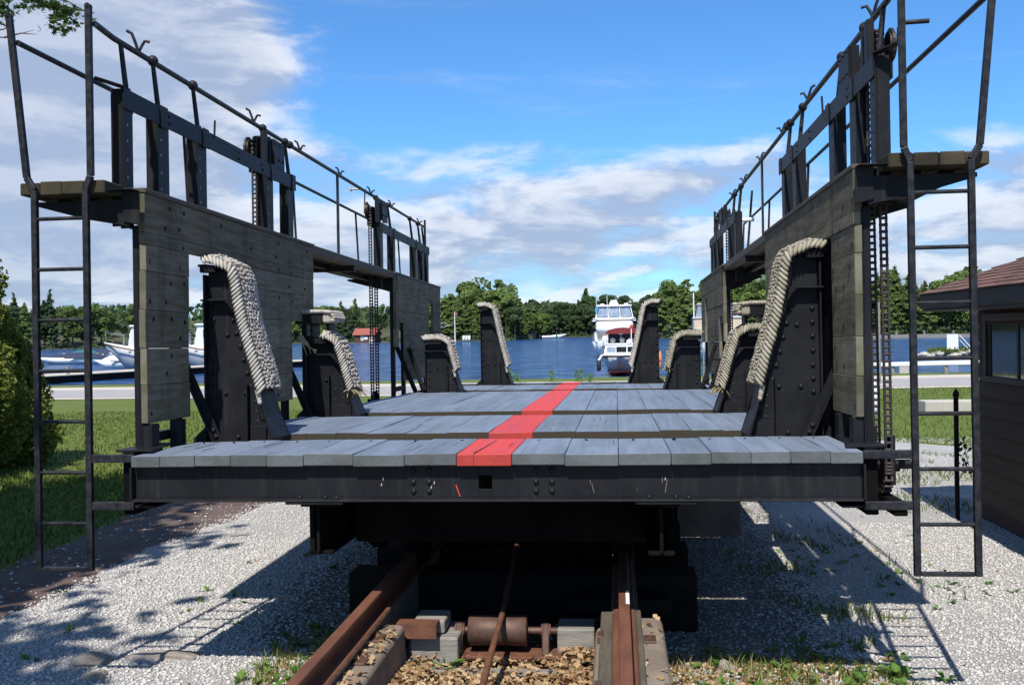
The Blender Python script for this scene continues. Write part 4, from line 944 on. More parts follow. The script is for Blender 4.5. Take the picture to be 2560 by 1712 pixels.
rope_pad('rope_fender', 'loosely knotted rope mat on the short bracket by the far right wall', 1, lift(F3p, 1.05, 0, 1.88), 13.99, 14.36, 'ropeold', fray=1, st=.045, sw=.04)
rope_pad('rope_fender', 'narrow rope mat on the tall far bracket left of the moored boats', -1, lift(F4p, 1.06, 0, 1.44), 16.45, 16.82, 'rope', st=.045, sw=.04)
rope_pad('rope_fender', 'narrow rope mat on the tall far bracket in front of the moored boats', 1, lift(F4p, 1.04, 0, 1.42), 16.45, 16.82, 'rope', st=.045, sw=.04)
def top_coil(s, label, m):
    t = thing('rope_wrap', label, 'rope wrap', group='ropes over the box heads'); t.rotation_euler = (-TAU, 0, 0)
    e = MB(); unit = MB(); unit.ball((0, 0, 0), 1, 7, 5)
    path = [(2.21, 1.728), (1.95, 1.728), (1.86, 1.718), (1.84, 1.67), (1.86, 1.62)]
    for yy in np.linspace(9.30, 9.62, 7):
        for (xa, za), (xb, zb) in zip(path[:-1], path[1:]):
            n = max(1, int(math.hypot(xb-xa, zb-za)/.026))
            for i in range(n):
                x, z = xa+(xb-xa)*i/n, za+(zb-za)*i/n; a = .6
                e.add([(s*(x+p[0]*.028*math.cos(a)-p[2]*.016*math.sin(a)), yy+p[1]*.026, z+p[0]*.028*math.sin(a)*.6+p[2]*.018) for p in unit.v], unit.f, True)
    stuff(e.build('rope_turns', m, t)); MB().box(s*1.952, s*1.87, 9.30, 9.62, 1.62, 1.712).build('mat_core', m, t, .02, 3); return t
top_coil(-1, 'rope wrapped round the box head of the second left bracket', 'rope')
top_coil(1, 'rope wrapped round the box head behind the big right bracket', 'ropeold')
t = thing('loose_rope_end', 'frayed tuft of rope hanging from under the left box head', 'rope end'); t.rotation_euler = (-TAU, 0, 0)
f = MB()
for i in range(9): f.tube([(-2.16+random.uniform(-.02, .02), 9.30, 1.50), (-2.11+random.uniform(-.03, .03), 9.27, 1.44), (-2.08+random.uniform(-.06, .10), 9.26, 1.36+random.uniform(-.05, .05))], [.009, .006, .002], 5)
f.build('tuft', 'roped', t)
# ================================================================== building, post, block (right)
hut = thing('service_hut', 'dark brown clapboard hut with brown shingle roof and a window, right of the carriage', 'hut', (4.75, 11.8, -.8))
def hb(m): # keep world coordinates while parenting to the hut empty
    m.v = [(x-4.75, y-11.8, z+.8) for x, y, z in m.v]; return m
x0 = 4.75; zf = -.82; courses = 12; ch = (1.54-zf)/courses
hb(MB().box(x0+.03, 9.5, 4.0, 11.86, zf, 1.55)).build('wall_core', 'fascia', hut)
for k in range(courses):
    za, zb = zf+k*ch, zf+(k+1)*ch
    for ya, yb_, axis in ((3.9, 11.84, 'y'),):
        segs = [(3.9, 9.9), (11.62, 11.875)] if .80 < (za+zb)/2 < 1.38 else [(3.9, 11.875)]
        if za < .82 < zb or za < 1.38 < zb: segs = [(3.9, 9.9), (11.62, 11.875)] if za < .82 < zb and False else segs
        for a, b in segs:
            hb(MB().prism([(x0+.028, za), (x0-.016, za), (x0+.014, zb+.012), (x0+.028, zb+.012)], 'y', a, b)).build('siding_board', 'siding', hut)
    hb(MB().prism([(11.862, za), (11.90, za), (11.875, zb+.012), (11.862, zb+.012)], 'x', x0+.03, 9.5)).build('siding_board', 'siding', hut)
wf = hb(MB().box(x0-.025, x0+.025, 9.86, 9.93, .74, 1.46).box(x0-.025, x0+.025, 11.58, 11.66, .74, 1.46).box(x0-.024, x0+.025, 9.93, 11.58, 1.385, 1.46).box(x0-.035, x0+.025, 9.84, 11.68, .735, .79)).build('window', 'fascia', hut, .004)
hb(MB().box(x0+.008, x0+.014, 9.93, 11.58, .79, 1.385)).build('pane', 'glass', wf)
hb(MB().box(x0-.002, x0+.007, 10.72, 10.77, .79, 1.385).box(x0-.003, x0+.0075, 11.50, 11.58, .79, 1.385)).build('sash', 'fascia', wf)
sl = .345
xe, ze = 4.20, 1.69
roof = hb(MB().prism([(xe, ze-.155), (xe+.03, ze-.155), (xe+.03, ze-.02), (7.2, ze-.02+sl*(7.17-xe)), (10.3, ze-.10), (10.3, ze), (7.2, ze+sl*(7.2-xe)-.003), (xe, ze-.003)], 'y', 3.6, 12.12)).build('roof', 'fascia', hut)
hb(MB().box(xe+.03, x0+.03, 3.6, 12.08, ze-.19, ze-.156)).build('soffit', 'fascia', hut)
sh = [MB().prism([(0, 0), (.165, .0), (.165, .004), (0, .012)], 'y', -.001, .300).mesh('shingle')]
sh[0].materials.append(K['shingle'])
ang = math.atan(sl); cnt = 0
for r in range(9):
    xx = xe-.02+r*.135; zz = ze+.003+sl*(xx-xe)
    yy = 12.14-.305-(r % 2)*.15
    j = 0
    while yy > 8.0 and cnt < 290:
        inst('shingle', sh[0], roof, (xx-4.75, yy-11.8, zz+.8+random.uniform(0, .003)), (0, -ang, 0)); yy -= .305; cnt += 1
m = MB()
for r in range(9, 22):
    xx = xe-.02+r*.135; zz = ze+.003+sl*(xx-xe)
    m.add([(xx, 3.6, zz), (xx, 12.14, zz), (xx+.15, 12.14, zz+.15*sl+.002), (xx+.15, 3.6, zz+.15*sl+.002), (xx, 3.6, zz+.011), (xx, 12.14, zz+.011), (xx+.15, 12.14, zz+.15*sl+.004), (xx+.15, 3.6, zz+.15*sl+.004)], [(0, 1, 5, 4)[::-1], (4, 5, 6, 7)[::-1], (1, 2, 6, 5)[::-1]])
stuff(hb(m).build('shingle_courses', 'shingle', hut))
hb(MB().box(x0-.03, x0+.04, 4.0, 11.9, -1.0, -.80)).build('footing', 'concrete', hut)
post = tag(MB().box(-.024, .024, -.012, .012, -.1, 1.36).prism([(-.034, 1.361), (.034, 1.361), (.03, 1.40), (0, 1.45), (-.03, 1.40)], 'y', -.014, .014).build('iron_post', 'steel', bevel=.002), 'slim dark iron post with pointed head beside the brown hut', 'post'); post.location = (4.45, 11.7, -.80)
vine = thing('climbing_vine', 'dark-leaved vine sprig clinging by the hut corner behind the iron post', 'vine', (4.58, 11.85, -.1))
P = np.stack([rng.normal(0, .035, 46), rng.normal(0, .02, 46), rng.uniform(-.20, .20, 46)], 1); V, F = cards(P, rng.uniform(.03, .055, 46))
npmesh('leaves', V, F, 'maple', vine); MB().tube([(.08, 0, -.25), (.02, 0, 0), (-.02, 0, .2)], .004, 5).build('stem', 'twig', vine)
slab = tag(MB().box(8.22, 11.2, 25.9, 26.5, -.98, -.53).build('concrete_block', 'palec', bevel=.02), 'long pale concrete block lying on the lawn beyond the hut', 'concrete block')
pier = tag(MB().box(1.35, 2.0, 10.7, 11.3, -.9, .10).build('concrete_pier', 'concrete', bevel=.01), 'brown concrete pier standing under the right side of the carriage', 'pier')
pier2 = tag(MB().box(-2.55, -2.05, 11.9, 12.3, -.9, -.22).build('concrete_pier', 'concrete', bevel=.01), 'low brown concrete pier standing under the left side of the carriage', 'pier')

# ================================================================== road edge, guard rail, lamp pole, dock bits on the right
g = thing('guard_rail', 'white guard rail on short posts along the water side of the road', 'guard rail', (12, 51, -1))
def rel(m, o): m.v = [(x-o[0], y-o[1], z-o[2]) for x, y, z in m.v]; return m
ra, rb = Vector((11.6, 51.6, -.62)), Vector((19.5, 45.8, -.30))
rel(MB().bar(ra, rb, .06, .20), (12, 51, -1)).build('rail_beam', 'whitep', g, .02)
for k in range(5):
    q = ra.lerp(rb, k/4+.02); rel(MB().box(q.x-.07, q.x+.07, q.y+.05, q.y+.19, -1.4, q.z+.05), (12, 51, -1)).build('rail_post', 'tie', g, .01)
tag(MB().box(15.6, 16.1, 56, 56.5, -1.6, -.82).build('mooring_block', 'palec', bevel=.03), 'small pale mooring block in the water beyond the guard rail', 'block')
lp = thing('white_pole', 'slim white pole standing by the road behind the right chains', 'pole', (10.63, 40, -1.0))
MB().tube([(0, 0, -.3), (0, 0, 3.2)], .045, 10).build('shaft', 'tie', lp); MB().box(-.14, .14, -.14, .14, -.05, .12).build('foot', 'palec', lp, .02)
tank = tag(MB().ball((0, 0, 0), 1, 14, 10, (.13, .13, .5)).build('white_buoy', 'whitep'), 'tall white mooring buoy standing on the grass behind the right chains', 'buoy'); tank.location = (7.0, 26.0, -.45)
dk = thing('dock_railing', 'grey dock railing seen between the two right far brackets', 'railing', (3.2, 41.2, -.98))
for k in range(9): MB().box(-.3+.18*k, -.26+.18*k, -.02, .02, 0, 1.38).build('picket', 'tie', dk)
MB().box(-.5, 1.4, -.03, .03, 1.3805, 1.44).box(-.5, 1.4, -.021, .021, .12, .2).build('top_rail', 'tie', dk)
ot = thing('orange_life_vest', 'orange life vest hung over the end of the dock railing', 'life vest', (2.42, 41.0, .1))
for s_ in (-1, 1): MB().ball((s_*.05, 0, .05), .26, 10, 8, (.26, .35, 1.25)).build('float_panel', 'orange', ot)
MB().tube([(-.07, .02, .3), (0, .03, .42), (.07, .02, .3)], .035, 8).build('collar', 'navy', ot); MB().box(-.12, .12, -.11, -.09, -.02, .03).build('belt', 'pinkred', ot)
rock_i = thing('stone_islet', 'low heap of pale rocks with grass standing in the water at right', 'rock heap', (28.5, 88, -1.3))
m = MB()
for k in range(70):
    a = random.uniform(-2.6, 3.2); r0 = random.uniform(.15, .42); m2 = MB(); m2.ball((a, random.uniform(-1.2, 1.2), random.uniform(-.1, .42)*(1-abs(a-.3)/4)), r0, 6, 4, (1.2, 1, .7)); m.add(m2.v, m2.f)
stuff(m.build('boulders', 'palec', rock_i))
P = np.stack([rng.uniform(-2.2, 1, 500), rng.uniform(-1.2, .2, 500), rng.uniform(.2, .5, 500)], 1); gg = blades('shore_grass', P, .3, 'blade', .5, .03); gg.parent = rock_i; stuff(gg)
pn = thing('slatted_screen', 'white slatted panel with a slanting brace on the rock heap', 'panel', (28.1, 87.2, -.78))
for k in range(6): MB().box(-.45+.15*k, -.31+.15*k, -.03, .03, 0, 1.24-.02*(k % 2)).build('slat', 'whitep', pn)
MB().bar((.55, 0, 1.15), (1.5, 0, .05), .06, .10, (0, 1, 0)).bar((.55, 0, .75), (1.2, 0, .05), .05, .07, (0, 1, 0)).build('brace', 'whitep', pn)
bm = thing('log_boom', 'dark floating boom with short posts across the water at right', 'boom', (45, 205, -1.3))
MB().bar((-6, 4, .30), (50, -32, .30), 1.2, .75).build('float', 'tie', bm); m = MB()
for k in range(13): q = Vector((-6, 4, .6)).lerp(Vector((50, -32, .6)), (k+.3)/13); m.box(q.x-.12, q.x+.12, q.y-.12, q.y+.12, .6, 1.3)
stuff(m.build('posts', 'tie', bm))

# ================================================================== boats
def hull(L, B, zd, zk, m, wl=None, flare=.72, nose=.55, zb_up=.35, n=15, transom=.85):
    """lofted hull, bow towards -y at y=0, stern at y=L; deck height zd (rising to the bow), keel zk"""
    mb = MB(); rings = []
    for i in range(n+1):
        u = i/n; y = L*u
        b = B/2*min(1, (max(u, 0)/nose)**.55) if u < nose else B/2*(1-(1-transom)*((u-nose)/(1-nose))**2)
        d = zd+zb_up*(1-u)**2; kk = zk+(zd-zk)*.9*max(0, 1-u/.30)**2.2
        c = max(0.0, b*(flare if u > .3 else flare*(.35+.65*u/.3)))
        rings.append([(-b, y-.25*(1-u)**3*L*.12, d), (-(c+b)/2, y, kk+(d-kk)*.5), (-c*.85, y+.3*max(0, 1-u/.3), kk+(d-kk)*.22), (0, y+.6*max(0, 1-u/.3), kk), (c*.85, y+.3*max(0, 1-u/.3), kk+(d-kk)*.22), ((c+b)/2, y, kk+(d-kk)*.5), (b, y-.25*(1-u)**3*L*.12, d)])
    for r in rings: mb.v += r
    for i in range(n):
        for k in range(6): mb.f.append((i*7+k, (i+1)*7+k, (i+1)*7+k+1, i*7+k+1)); mb.sm.append(True)
    mb.f.append(tuple(n*7+k for k in range(7))); mb.sm.append(False)
    for i in range(n): mb.f.append((i*7, i*7+6, (i+1)*7+6, (i+1)*7)); mb.sm.append(False)
    return mb
# --- the big white motor yacht, bow on
cz = thing('motor_yacht', 'tall white motor yacht with clear-curtained flybridge moored beyond the deck', 'yacht', (.68, 92, -1.3), R_(1.5))
hull(12.5, 4.15, 1.42, -.45, 'white', flare=.72, zb_up=.28, nose=.42).build('hull', 'white', cz)
MB().box(-1.85, 1.85, 3.2, 11.5, 1.45, 2.42).build('cabin', 'white', cz, .12, 3)
tr = MB()
for s_ in (-1, 1): tr.box(s_*1.12-.38, s_*1.12+.38, 3.17, 3.2-.002, 1.78, 2.26)
for s_ in (-1, 1): tr.box(s_*1.858-.006, s_*1.858+.006, 4, 10, 1.75, 2.25)
tr.build('cabin_window', 'tan', cz)
MB().box(-1.72, 1.70, 2.35, 4.6, 2.425, 3.38).build('windscreen_cover', 'canvaswhite', cz, .28, 4)
MB().box(-2.05, 2.05, 4.0, 11.0, 3.385, 3.50).build('flybridge_deck', 'white', cz, .04)
MB().tube([(-1.95, 3.2, 3.62), (-1.2, 2.7, 3.66), (1.2, 2.7, 3.66), (1.95, 3.2, 3.62)], .055, 8).build('flybridge_rail', 'whitep', cz)
MB().box(-1.75, 1.75, 3.4, 5.0, 3.505, 3.78).build('flybridge_coaming', 'white', cz, .08, 2)
st = MB()
for x, xt in ((-1.72, -1.48), (-.52, -.45), (.55, .50), (1.72, 1.50)):
    st.bar((x, 3.35, 3.7), (xt, 3.6, 4.75), .07, .07, (1, 0, 0))
for x, xt in ((-1.72, -1.5), (1.72, 1.5)): st.bar((x, 7.0, 3.5), (xt, 7.0, 4.75), .07, .07, (1, 0, 0))
st.build('canopy_frame', 'whitep', cz)
for xa, xb, ta, tb, nm in ((-1.66, -.56, -1.40, -.50, 0), (-.48, .50, -.41, .46, 1), (.60, 1.66, .56, 1.42, 0)):
    m = MB().add([(xa+.05, 3.36, 3.80), (xb-.05, 3.36, 3.80), (tb-.04, 3.60, 4.70), (ta+.04, 3.60, 4.70)], [(0, 1, 2, 3)]); m.add([(xa+.05, 3.372, 3.80), (xb-.05, 3.372, 3.80), (tb-.04, 3.612, 4.70), (ta+.04, 3.612, 4.70)], [(3, 2, 1, 0)]); m.build('clear_curtain', 'blueglass', cz)
for xa in (-1.66, 1.60): MB().add([(xa, 3.45, 3.8), (xa, 6.9, 3.8), (xa*.88, 6.9, 4.68), (xa*.88, 3.65, 4.68)], [(0, 1, 2, 3)]).build('clear_curtain', 'blueglass', cz)
MB().box(-1.62, 1.62, 3.4, 7.2, 4.752, 4.90).build('hardtop', 'white', cz, .05, 2)
ra_ = MB().box(-.42, .42, 4.2, 5.0, 4.905, 5.12).build('radar_base', 'white', cz, .06, 2); MB().box(-.33, .33, 4.25, 4.8, 5.14, 5.36).build('radar_dome', 'white', cz, .10, 3)
MB().box(-1.25, -.9, 3.7, 4.2, 4.905, 5.03).box(.95, 1.3, 3.8, 4.3, 4.905, 5.05).build('roof_gear', 'whitep', cz, .03)
for x, h in ((-1.62, 5.55), (-.62, 5.75)): MB().tube([(x, 3.4, 3.5), (x-.02, 3.4, h)], .028, 6).build('antenna', 'whitep', cz)
MB().add([(-1.60, 3.35, 4.9), (-1.50, 3.33, 4.55), (-1.56, 3.35, 4.1), (-1.72, 3.37, 4.15), (-1.78, 3.37, 4.5)], [(0, 1, 2, 3, 4)]).build('pennant', 'bluepaint', cz)
rl = MB()
pr_ = [(-1.95, 2.9, 2.28), (-1.5, 1.2, 2.40), (-.75, .15, 2.45), (0, -.3, 2.48), (.75, .15, 2.45), (1.5, 1.2, 2.40), (1.95, 2.9, 2.28)]
rl.tube(pr_, .025, 6)
for p in pr_: rl.tube([p, (p[0]*1.02, p[1], 1.5)], .022, 6)
rl.build('bow_rail', 'chrome', cz)
MB().ball((-1.05, .85, 1.05), .14, 8, 6, (1.4, .4, .7)).ball((-.75, .45, 1.10), .14, 8, 6, (1.4, .4, .7)).build('hawse_hole', 'rubber', cz)
for x, y in ((-.9, 1.8), (.1, 1.4), (.8, 2.0)): MB().ball((x, y, 1.75), .32, 9, 7, (1, .8, 1.1)).build('deck_cover', 'canvaswhite', cz)
# --- the small cabin boat with burgundy bimini
sb = thing('cabin_boat', 'small white cabin boat with red bottom and burgundy canopy, bow towards the deck', 'boat', (.86, 57.6, -1.3), R_(-4))
hull(6.8, 2.3, 1.02, -.10, 'white', flare=.55, zb_up=.12, nose=.35).build('hull', 'greyhull', sb)
hull(6.7, 1.74, .34, -.20, 'redhull', flare=.60, zb_up=-.06, nose=.35).build('bottom_paint', 'redhull', sb).location = (0, .13, -.02)
MB().tube([(-1.17, 2.3, 1.10), (-.98, .9, 1.13), (-.62, .15, 1.14), (-.2, -.15, 1.14), (.2, -.15, 1.14), (.62, .15, 1.14), (.98, .9, 1.13), (1.17, 2.3, 1.10), (1.14, 6.6, 1.02)], .055, 8).build('rub_rail', 'rubber', sb)
MB().box(-1.05, 1.05, .75, 2.5, 1.13, 1.23).build('foredeck', 'white', sb, .04, 2)
cb = MB().prism([(-.98, 1.23), (.98, 1.23), (.86, 1.78), (-.86, 1.78)], 'y', 1.75, 3.5).build('cabin', 'white', sb, .04, 2)
for xa, xb in ((-.78, -.28), (-.24, .34), (.40, .78)): MB().box(xa, xb, 1.735, 1.747, 1.33, 1.64).build('pane', 'darkglass' if xa != -.78 else 'blueglass', cb)
MB().bar((.05, 1.73, 1.35), (.16, 1.73, 1.62), .03, .01, (0, 1, 0)).build('wiper', 'rubber', cb)
MB().box(-.92, .92, 1.7, 3.6, 1.782, 1.84).build('cabin_roof', 'white', sb, .02)
m = MB(); ar = [(-.95, 2.42), (-.80, 2.60), (-.35, 2.72), (.1, 2.75), (.55, 2.72), (.95, 2.62), (1.10, 2.42)]
for y0, y1 in ((2.9, 5.6),):
    V = [(x, y, z) for y in (y0, y1) for x, z in ar]+[(x, y, z-.04) for y in (y0, y1) for x, z in ar]; n7 = len(ar)
    m.add(V, [(i, i+1, n7+i+1, n7+i) for i in range(n7-1)]+[(2*n7+i, 3*n7+i, 3*n7+i+1, 2*n7+i+1) for i in range(n7-1)]); m.box(-.94, 1.08, 2.88, 2.90, 2.38, 2.46)
m.prism([(-.95, 2.41), (1.10, 2.41), (.95, 2.61), (.55, 2.71), (.1, 2.74), (-.35, 2.71), (-.8, 2.59)], 'y', 2.87, 2.879)
m.build('bimini_canopy', 'burg', sb)
fr = MB()
for s_ in (-.94, 1.08): fr.tube([(s_, 2.9, 2.42), (s_*.95, 3.4, 1.1)], .02, 6).tube([(s_, 5.5, 2.42), (s_*.95, 5.0, 1.1)], .02, 6)
fr.build('bimini_frame', 'chrome', sb)
MB().box(-.85, .95, 3.7, 3.74, 1.10, 2.38).build('cockpit_bulkhead', 'navy', sb)
for x in (-.55, .0, .5): MB().ball((x, 3.3, 2.02), .17, 8, 6, (1, .6, .9)).build('seat_back', 'palec', sb)
MB().tube([(.02, 1.9, 1.84), (.02, 1.9, 2.42)], .015, 6).box(-.12, .16, 1.89, 1.91, 2.35, 2.39).build('masthead_light', 'chrome', sb)
fl = MB().tube([(.60, 2.1, 1.8), (.62, 2.1, 2.85)], .03, 6).build('staff', 'whitep', sb); MB().ball((.63, 2.1, 2.78), .13, 8, 6, (.9, .4, 1)).build('furled_flag', 'pinkred', fl)
MB().ball((.52, 1.75, 1.92), .19, 8, 6, (1, .5, .8)).build('white_flag', 'whitep', sb)
MB().tube([(-1.2, 1.5, 1.22), (-1.2, 2.6, 1.55), (-1.1, 3.6, 1.55)], .02, 6).tube([(-1.2, 2.0, 1.10), (-1.2, 2.0, 1.38)], .018, 6).tube([(-1.18, 2.9, 1.10), (-1.18, 2.9, 1.55)], .018, 6).build('side_rail', 'chrome', sb)
fe = MB().tube([(-1.17, .75, .30), (-1.17, .75, .36), (-1.17, .75, .85), (-1.17, .75, .92)], [.07, .125, .125, .07], 12).build('fender', 'rubber', sb); MB().tube([(-1.17, .75, .9), (-1.02, .8, 1.15)], .07, 8).build('fender_strap', 'canvaswhite', fe)
# --- tan cruiser half hidden behind the far right wall
tb = thing('tan_cruiser', 'tan and white cruiser half hidden behind the far right wall', 'boat', (8.2, 74, -1.3), R_(-3))
hull(11, 3.9, 1.5, -.4, 'tan', flare=.75).build('hull', 'white', tb)
MB().box(-1.7, 1.7, 3, 9, 1.6, 2.5).build('cabin', 'white', tb, .1, 2); MB().box(-1.9, 1.8, 3.4, 8.6, 2.51, 3.36).build('flybridge', 'tan', tb, .06, 2)
MB().box(-1.95, 1.85, 3.3, 8.7, 3.362, 3.42).build('flybridge_cap', 'white', tb)
MB().prism([(-1.72, 3.43), (1.65, 3.43), (1.5, 4.34), (-1.52, 4.34)], 'y', 3.7, 7.5).build('clear_curtain', 'blueglass', tb); MB().box(-1.62, 1.55, 3.6, 7.6, 4.342, 4.46).build('bimini_top', 'tan', tb, .05, 2)
MB().tube([(-1.85, 3.5, 2.6), (-1.86, 3.5, 5.25)], .045, 8).tube([(-.95, 3.2, 2.2), (-.95, 3.2, 3.9)], .03, 8).build('antenna', 'whitep', tb)
for x in (-1.6, -1.0, -.5): MB().ball((x, 2.6, 2.25), .45, 8, 6, (1, .7, .55)).build('deck_cover', 'canvaswhite', tb)
# --- grey-hulled work boat and a second one at the left quay
def workboat(loc, rz, label, hm='greyhull'):
    t = thing('work_boat', label, 'boat', loc, rz)
    h = hull(8.5, 2.9, 1.35, -.3, hm, flare=.75, zb_up=1.0, nose=.4); h.build('hull', hm, t)
    MB().prism([(1.6, 1.5), (1.75, 3.0), (2.0, 3.55), (5.6, 3.55), (5.6, 1.35)], 'x', -1.0, 1.0).build('wheelhouse', 'white', t, .05, 2)
    MB().box(-1.12, 1.12, 1.75, 5.8, 3.555, 3.72).build('wheelhouse_roof', 'whitep', t, .04, 2)
    w_ = MB()
    for s_ in (-1, 1):
        for ya in (2.3, 3.3, 4.3): w_.box(s_*1.006, s_*1.0, ya, ya+.75, 2.55, 3.2)
    w_.add([(-.85, 1.69, 2.6), (.85, 1.69, 2.6), (.85, 1.80, 3.25), (-.85, 1.80, 3.25)], [(0, 1, 2, 3)]); w_.build('window', 'darkglass', t)
    r = MB()
    for p, q in (((-1.0, 1.3, 2.1), (-1.0, 1.3, 2.9)), ((0, -.1, 2.4), (0, -.1, 3.2)), ((1, 1.3, 2.1), (1, 1.3, 2.9))): r.tube([p, q], .03, 6)
    r.tube([(-1, 1.3, 2.9), (-.55, .35, 3.05), (0, -.1, 3.2), (.55, .35, 3.05), (1, 1.3, 2.9)], .03, 6); r.build('bow_rail', 'chrome', t)
    MB().tube([(-1.4, 2.0, 1.62), (-.9, .6, 1.95), (0, -.2, 2.2), (.9, .6, 1.95), (1.4, 2.0, 1.62), (1.45, 8.3, 1.4)], .06, 6).build('rub_rail', 'rust', t)
    MB().ball((0, .5, 2.35), .16, 8, 6).build('anchor_windlass', 'rustdark', t)
    return t
workboat((-41.6, 82, -1.3), R_(-62), 'grey-hulled cabin boat with white wheelhouse just left of the near left wall')
workboat((-35.2, 80.5, -1.3), R_(-64), 'grey boat with white wheelhouse seen through the gap of the left side wall', 'greyhull')
def runabout(loc, rz, cover, label, L=5.6, B=2.2):
    t = thing('covered_runabout', label, 'boat', loc, rz, 'covered boats at the left marina')
    hull(L, B, .62, -.2, 'white', flare=.7, zb_up=.15).build('hull', 'white', t)
    n = 9; V = []
    for i in range(n+1):
        u = i/n; y = L*(.12+.86*u); b = B/2*min(1, (max(u, .02)*.86/.5)**.5)*.96; hgt = .66+.55*math.sin(math.pi*min(1, u*1.15))**.8
        V += [(-b, y, .63), (-b*.6, y, .63+(hgt-.63)*.8), (0, y, hgt), (b*.6, y, .63+(hgt-.63)*.8), (b, y, .63)]
    m = MB(); m.add(V, [(i*5+k, (i+1)*5+k, (i+1)*5+k+1, i*5+k+1) for i in range(n) for k in range(4)], True); m.build('canvas_cover', cover, t)
    MB().tube([(-B/2, L*.4, .64), (-B/2, L, .62)], .05, 6).tube([(B/2, L*.4, .64), (B/2, L, .62)], .05, 6).build('rub_rail', 'rubber', t); return t
runabout((-72.0, 129, -1.3), R_(-78), 'teal', 'left one of two white runabouts under teal covers, nearest the cedar')
runabout((-69.2, 129.5, -1.3), R_(-80), 'navy', 'white runabout under a navy cover between the two teal-covered ones')
runabout((-64.6, 127, -1.3), R_(-74), 'teal', 'right one of two white runabouts under teal covers, beside the grey cabin boat')
runabout((-45.4, 87, -1.3), R_(-84), 'canvaswhite', 'white runabout under a white cover in front of the grey cabin boat', 4.4, 2)
runabout((-60.5, 103, -1.3), R_(-86), 'navy', 'long low boat under a dark navy cover nearest the dock', 9.5, 2.6)
qy = thing('floating_dock', 'low grey concrete dock lying in the water beyond the left lawn', 'dock', (-33, 60, -1.3))
m = MB().prism([(-4.5, -9.0), (-2.4, -10.4), (8.6, 26), (6.4, 27)], 'z', -.4, .42).build('dock_body', 'tiedark', qy, .03); MB().prism([(-4.6, -9.0), (-2.3, -10.5), (8.7, 26.1), (6.3, 27.1)], 'z', .424, .50).build('dock_slab', 'shoulder', qy, .02)
for k in range(4): MB().tube([(-2.4+2.6*k, -9+9*k, .3), (-2.4+2.6*k, -9+9*k, 1.0)], .10, 8).build('mooring_post', 'tie', qy)
tag(hull(5, 2, .6, -.2, 'white').build('moored_motorboat', 'white'), 'tiny white motorboat moored under the dark far shore left of the yacht', 'boat').matrix_world = Matrix.Translation((-15.5, 330, -1.3)) @ Matrix.Rotation(R_(80), 4, 'Z') @ Matrix.Scale(1.5, 4)
# --- cottage, flag pole, float and shore things across the lake
ct = thing('boathouse', 'small brown boathouse with red roof on the far shore at left', 'boathouse', (-69.2, 281, -1.3), R_(-8))
MB().box(-3.2, 3.2, 0, 4, 0, 2.35).build('walls', 'cottage', ct); MB().prism([(-.5, 2.2), (2.0, 4.0), (4.5, 2.2), (4.5, 2.36), (2.0, 4.16), (-.5, 2.36)], 'x', -3.5, 3.6).build('roof', 'redroof', ct)
MB().box(-1.1, -.3, -.03, -.002, .7, 2.0).box(-.1, .9, -.03, -.002, 1.0, 1.8).build('window', 'whitep', ct); MB().box(-.95, -.45, -.05, -.031, .85, 1.85).build('pane', 'blueglass', ct)
MB().box(1.5, 2.4, -.03, -.002, .05, 2.1).build('door', 'whitep', ct); MB().box(-4, 4, -2.2, -.2, -.15, .05).build('dock', 'tie', ct)
fp = thing('flag_pole', 'pale flag pole standing on the far shore in front of the trees', 'flag pole', (-41.9, 270, -1.2))
MB().tube([(0, 0, 0), (0, 0, 7.9)], [.16, .09], 8).build('pole', 'whitep', fp); MB().box(.05, .7, -.04, .04, 6.9, 7.7).build('flag', 'pinkred', fp); MB().box(-.4, .4, -.4, .4, -.3, .1).build('foot', 'palec', fp)
for x, y, lab in ((-38.6, 268, 'white deck chair group on the far shore right of the flag pole'), (-33.6, 268, 'white canoe rack on the far shore behind the narrow rope mat')):
    t = thing('shore_furniture', lab, 'shore furniture', (x, y, -.8))
    for k in range(3): MB().box(-1.0+.75*k, -.45+.75*k, -.2, .3, 0, .75).box(-1.0+.75*k, -.45+.75*k, .31, .40, 0, 1.15).build('seat', 'whitep', t, .06)
rh = thing('shore_cottage', 'dark cottage with reddish deck among the trees behind the flag pole', 'cottage', (-44.0, 299.5, .6), R_(5))
MB().box(-3.5, 3.5, 0, 5, -1.2, 2.6).build('walls', 'cottage', rh); MB().prism([(-.6, 2.5), (2.5, 4.4), (5.6, 2.5), (5.6, 2.7), (2.5, 4.6), (-.6, 2.7)], 'x', -3.9, 3.9).build('roof', 'tie', rh); MB().box(-3.6, 3.6, -1.8, -.1, .1, .35).build('deck', 'redroof', rh)
MB().box(-2, -.8, -.04, -.002, 1, 2).box(.8, 2, -.04, -.002, 1, 2).build('window', 'darkglass', rh)
tag(MB().tube([(0, 0, -.3), (0, 0, 1.6)], [.35, .22], 10).tube([(0, 0, 1.6), (0, 0, 2.2)], [.10, .05], 8).build('channel_buoy', 'teal'), 'small green channel buoy far out on the lake', 'buoy').location = (-16.6, 300, -1.3)

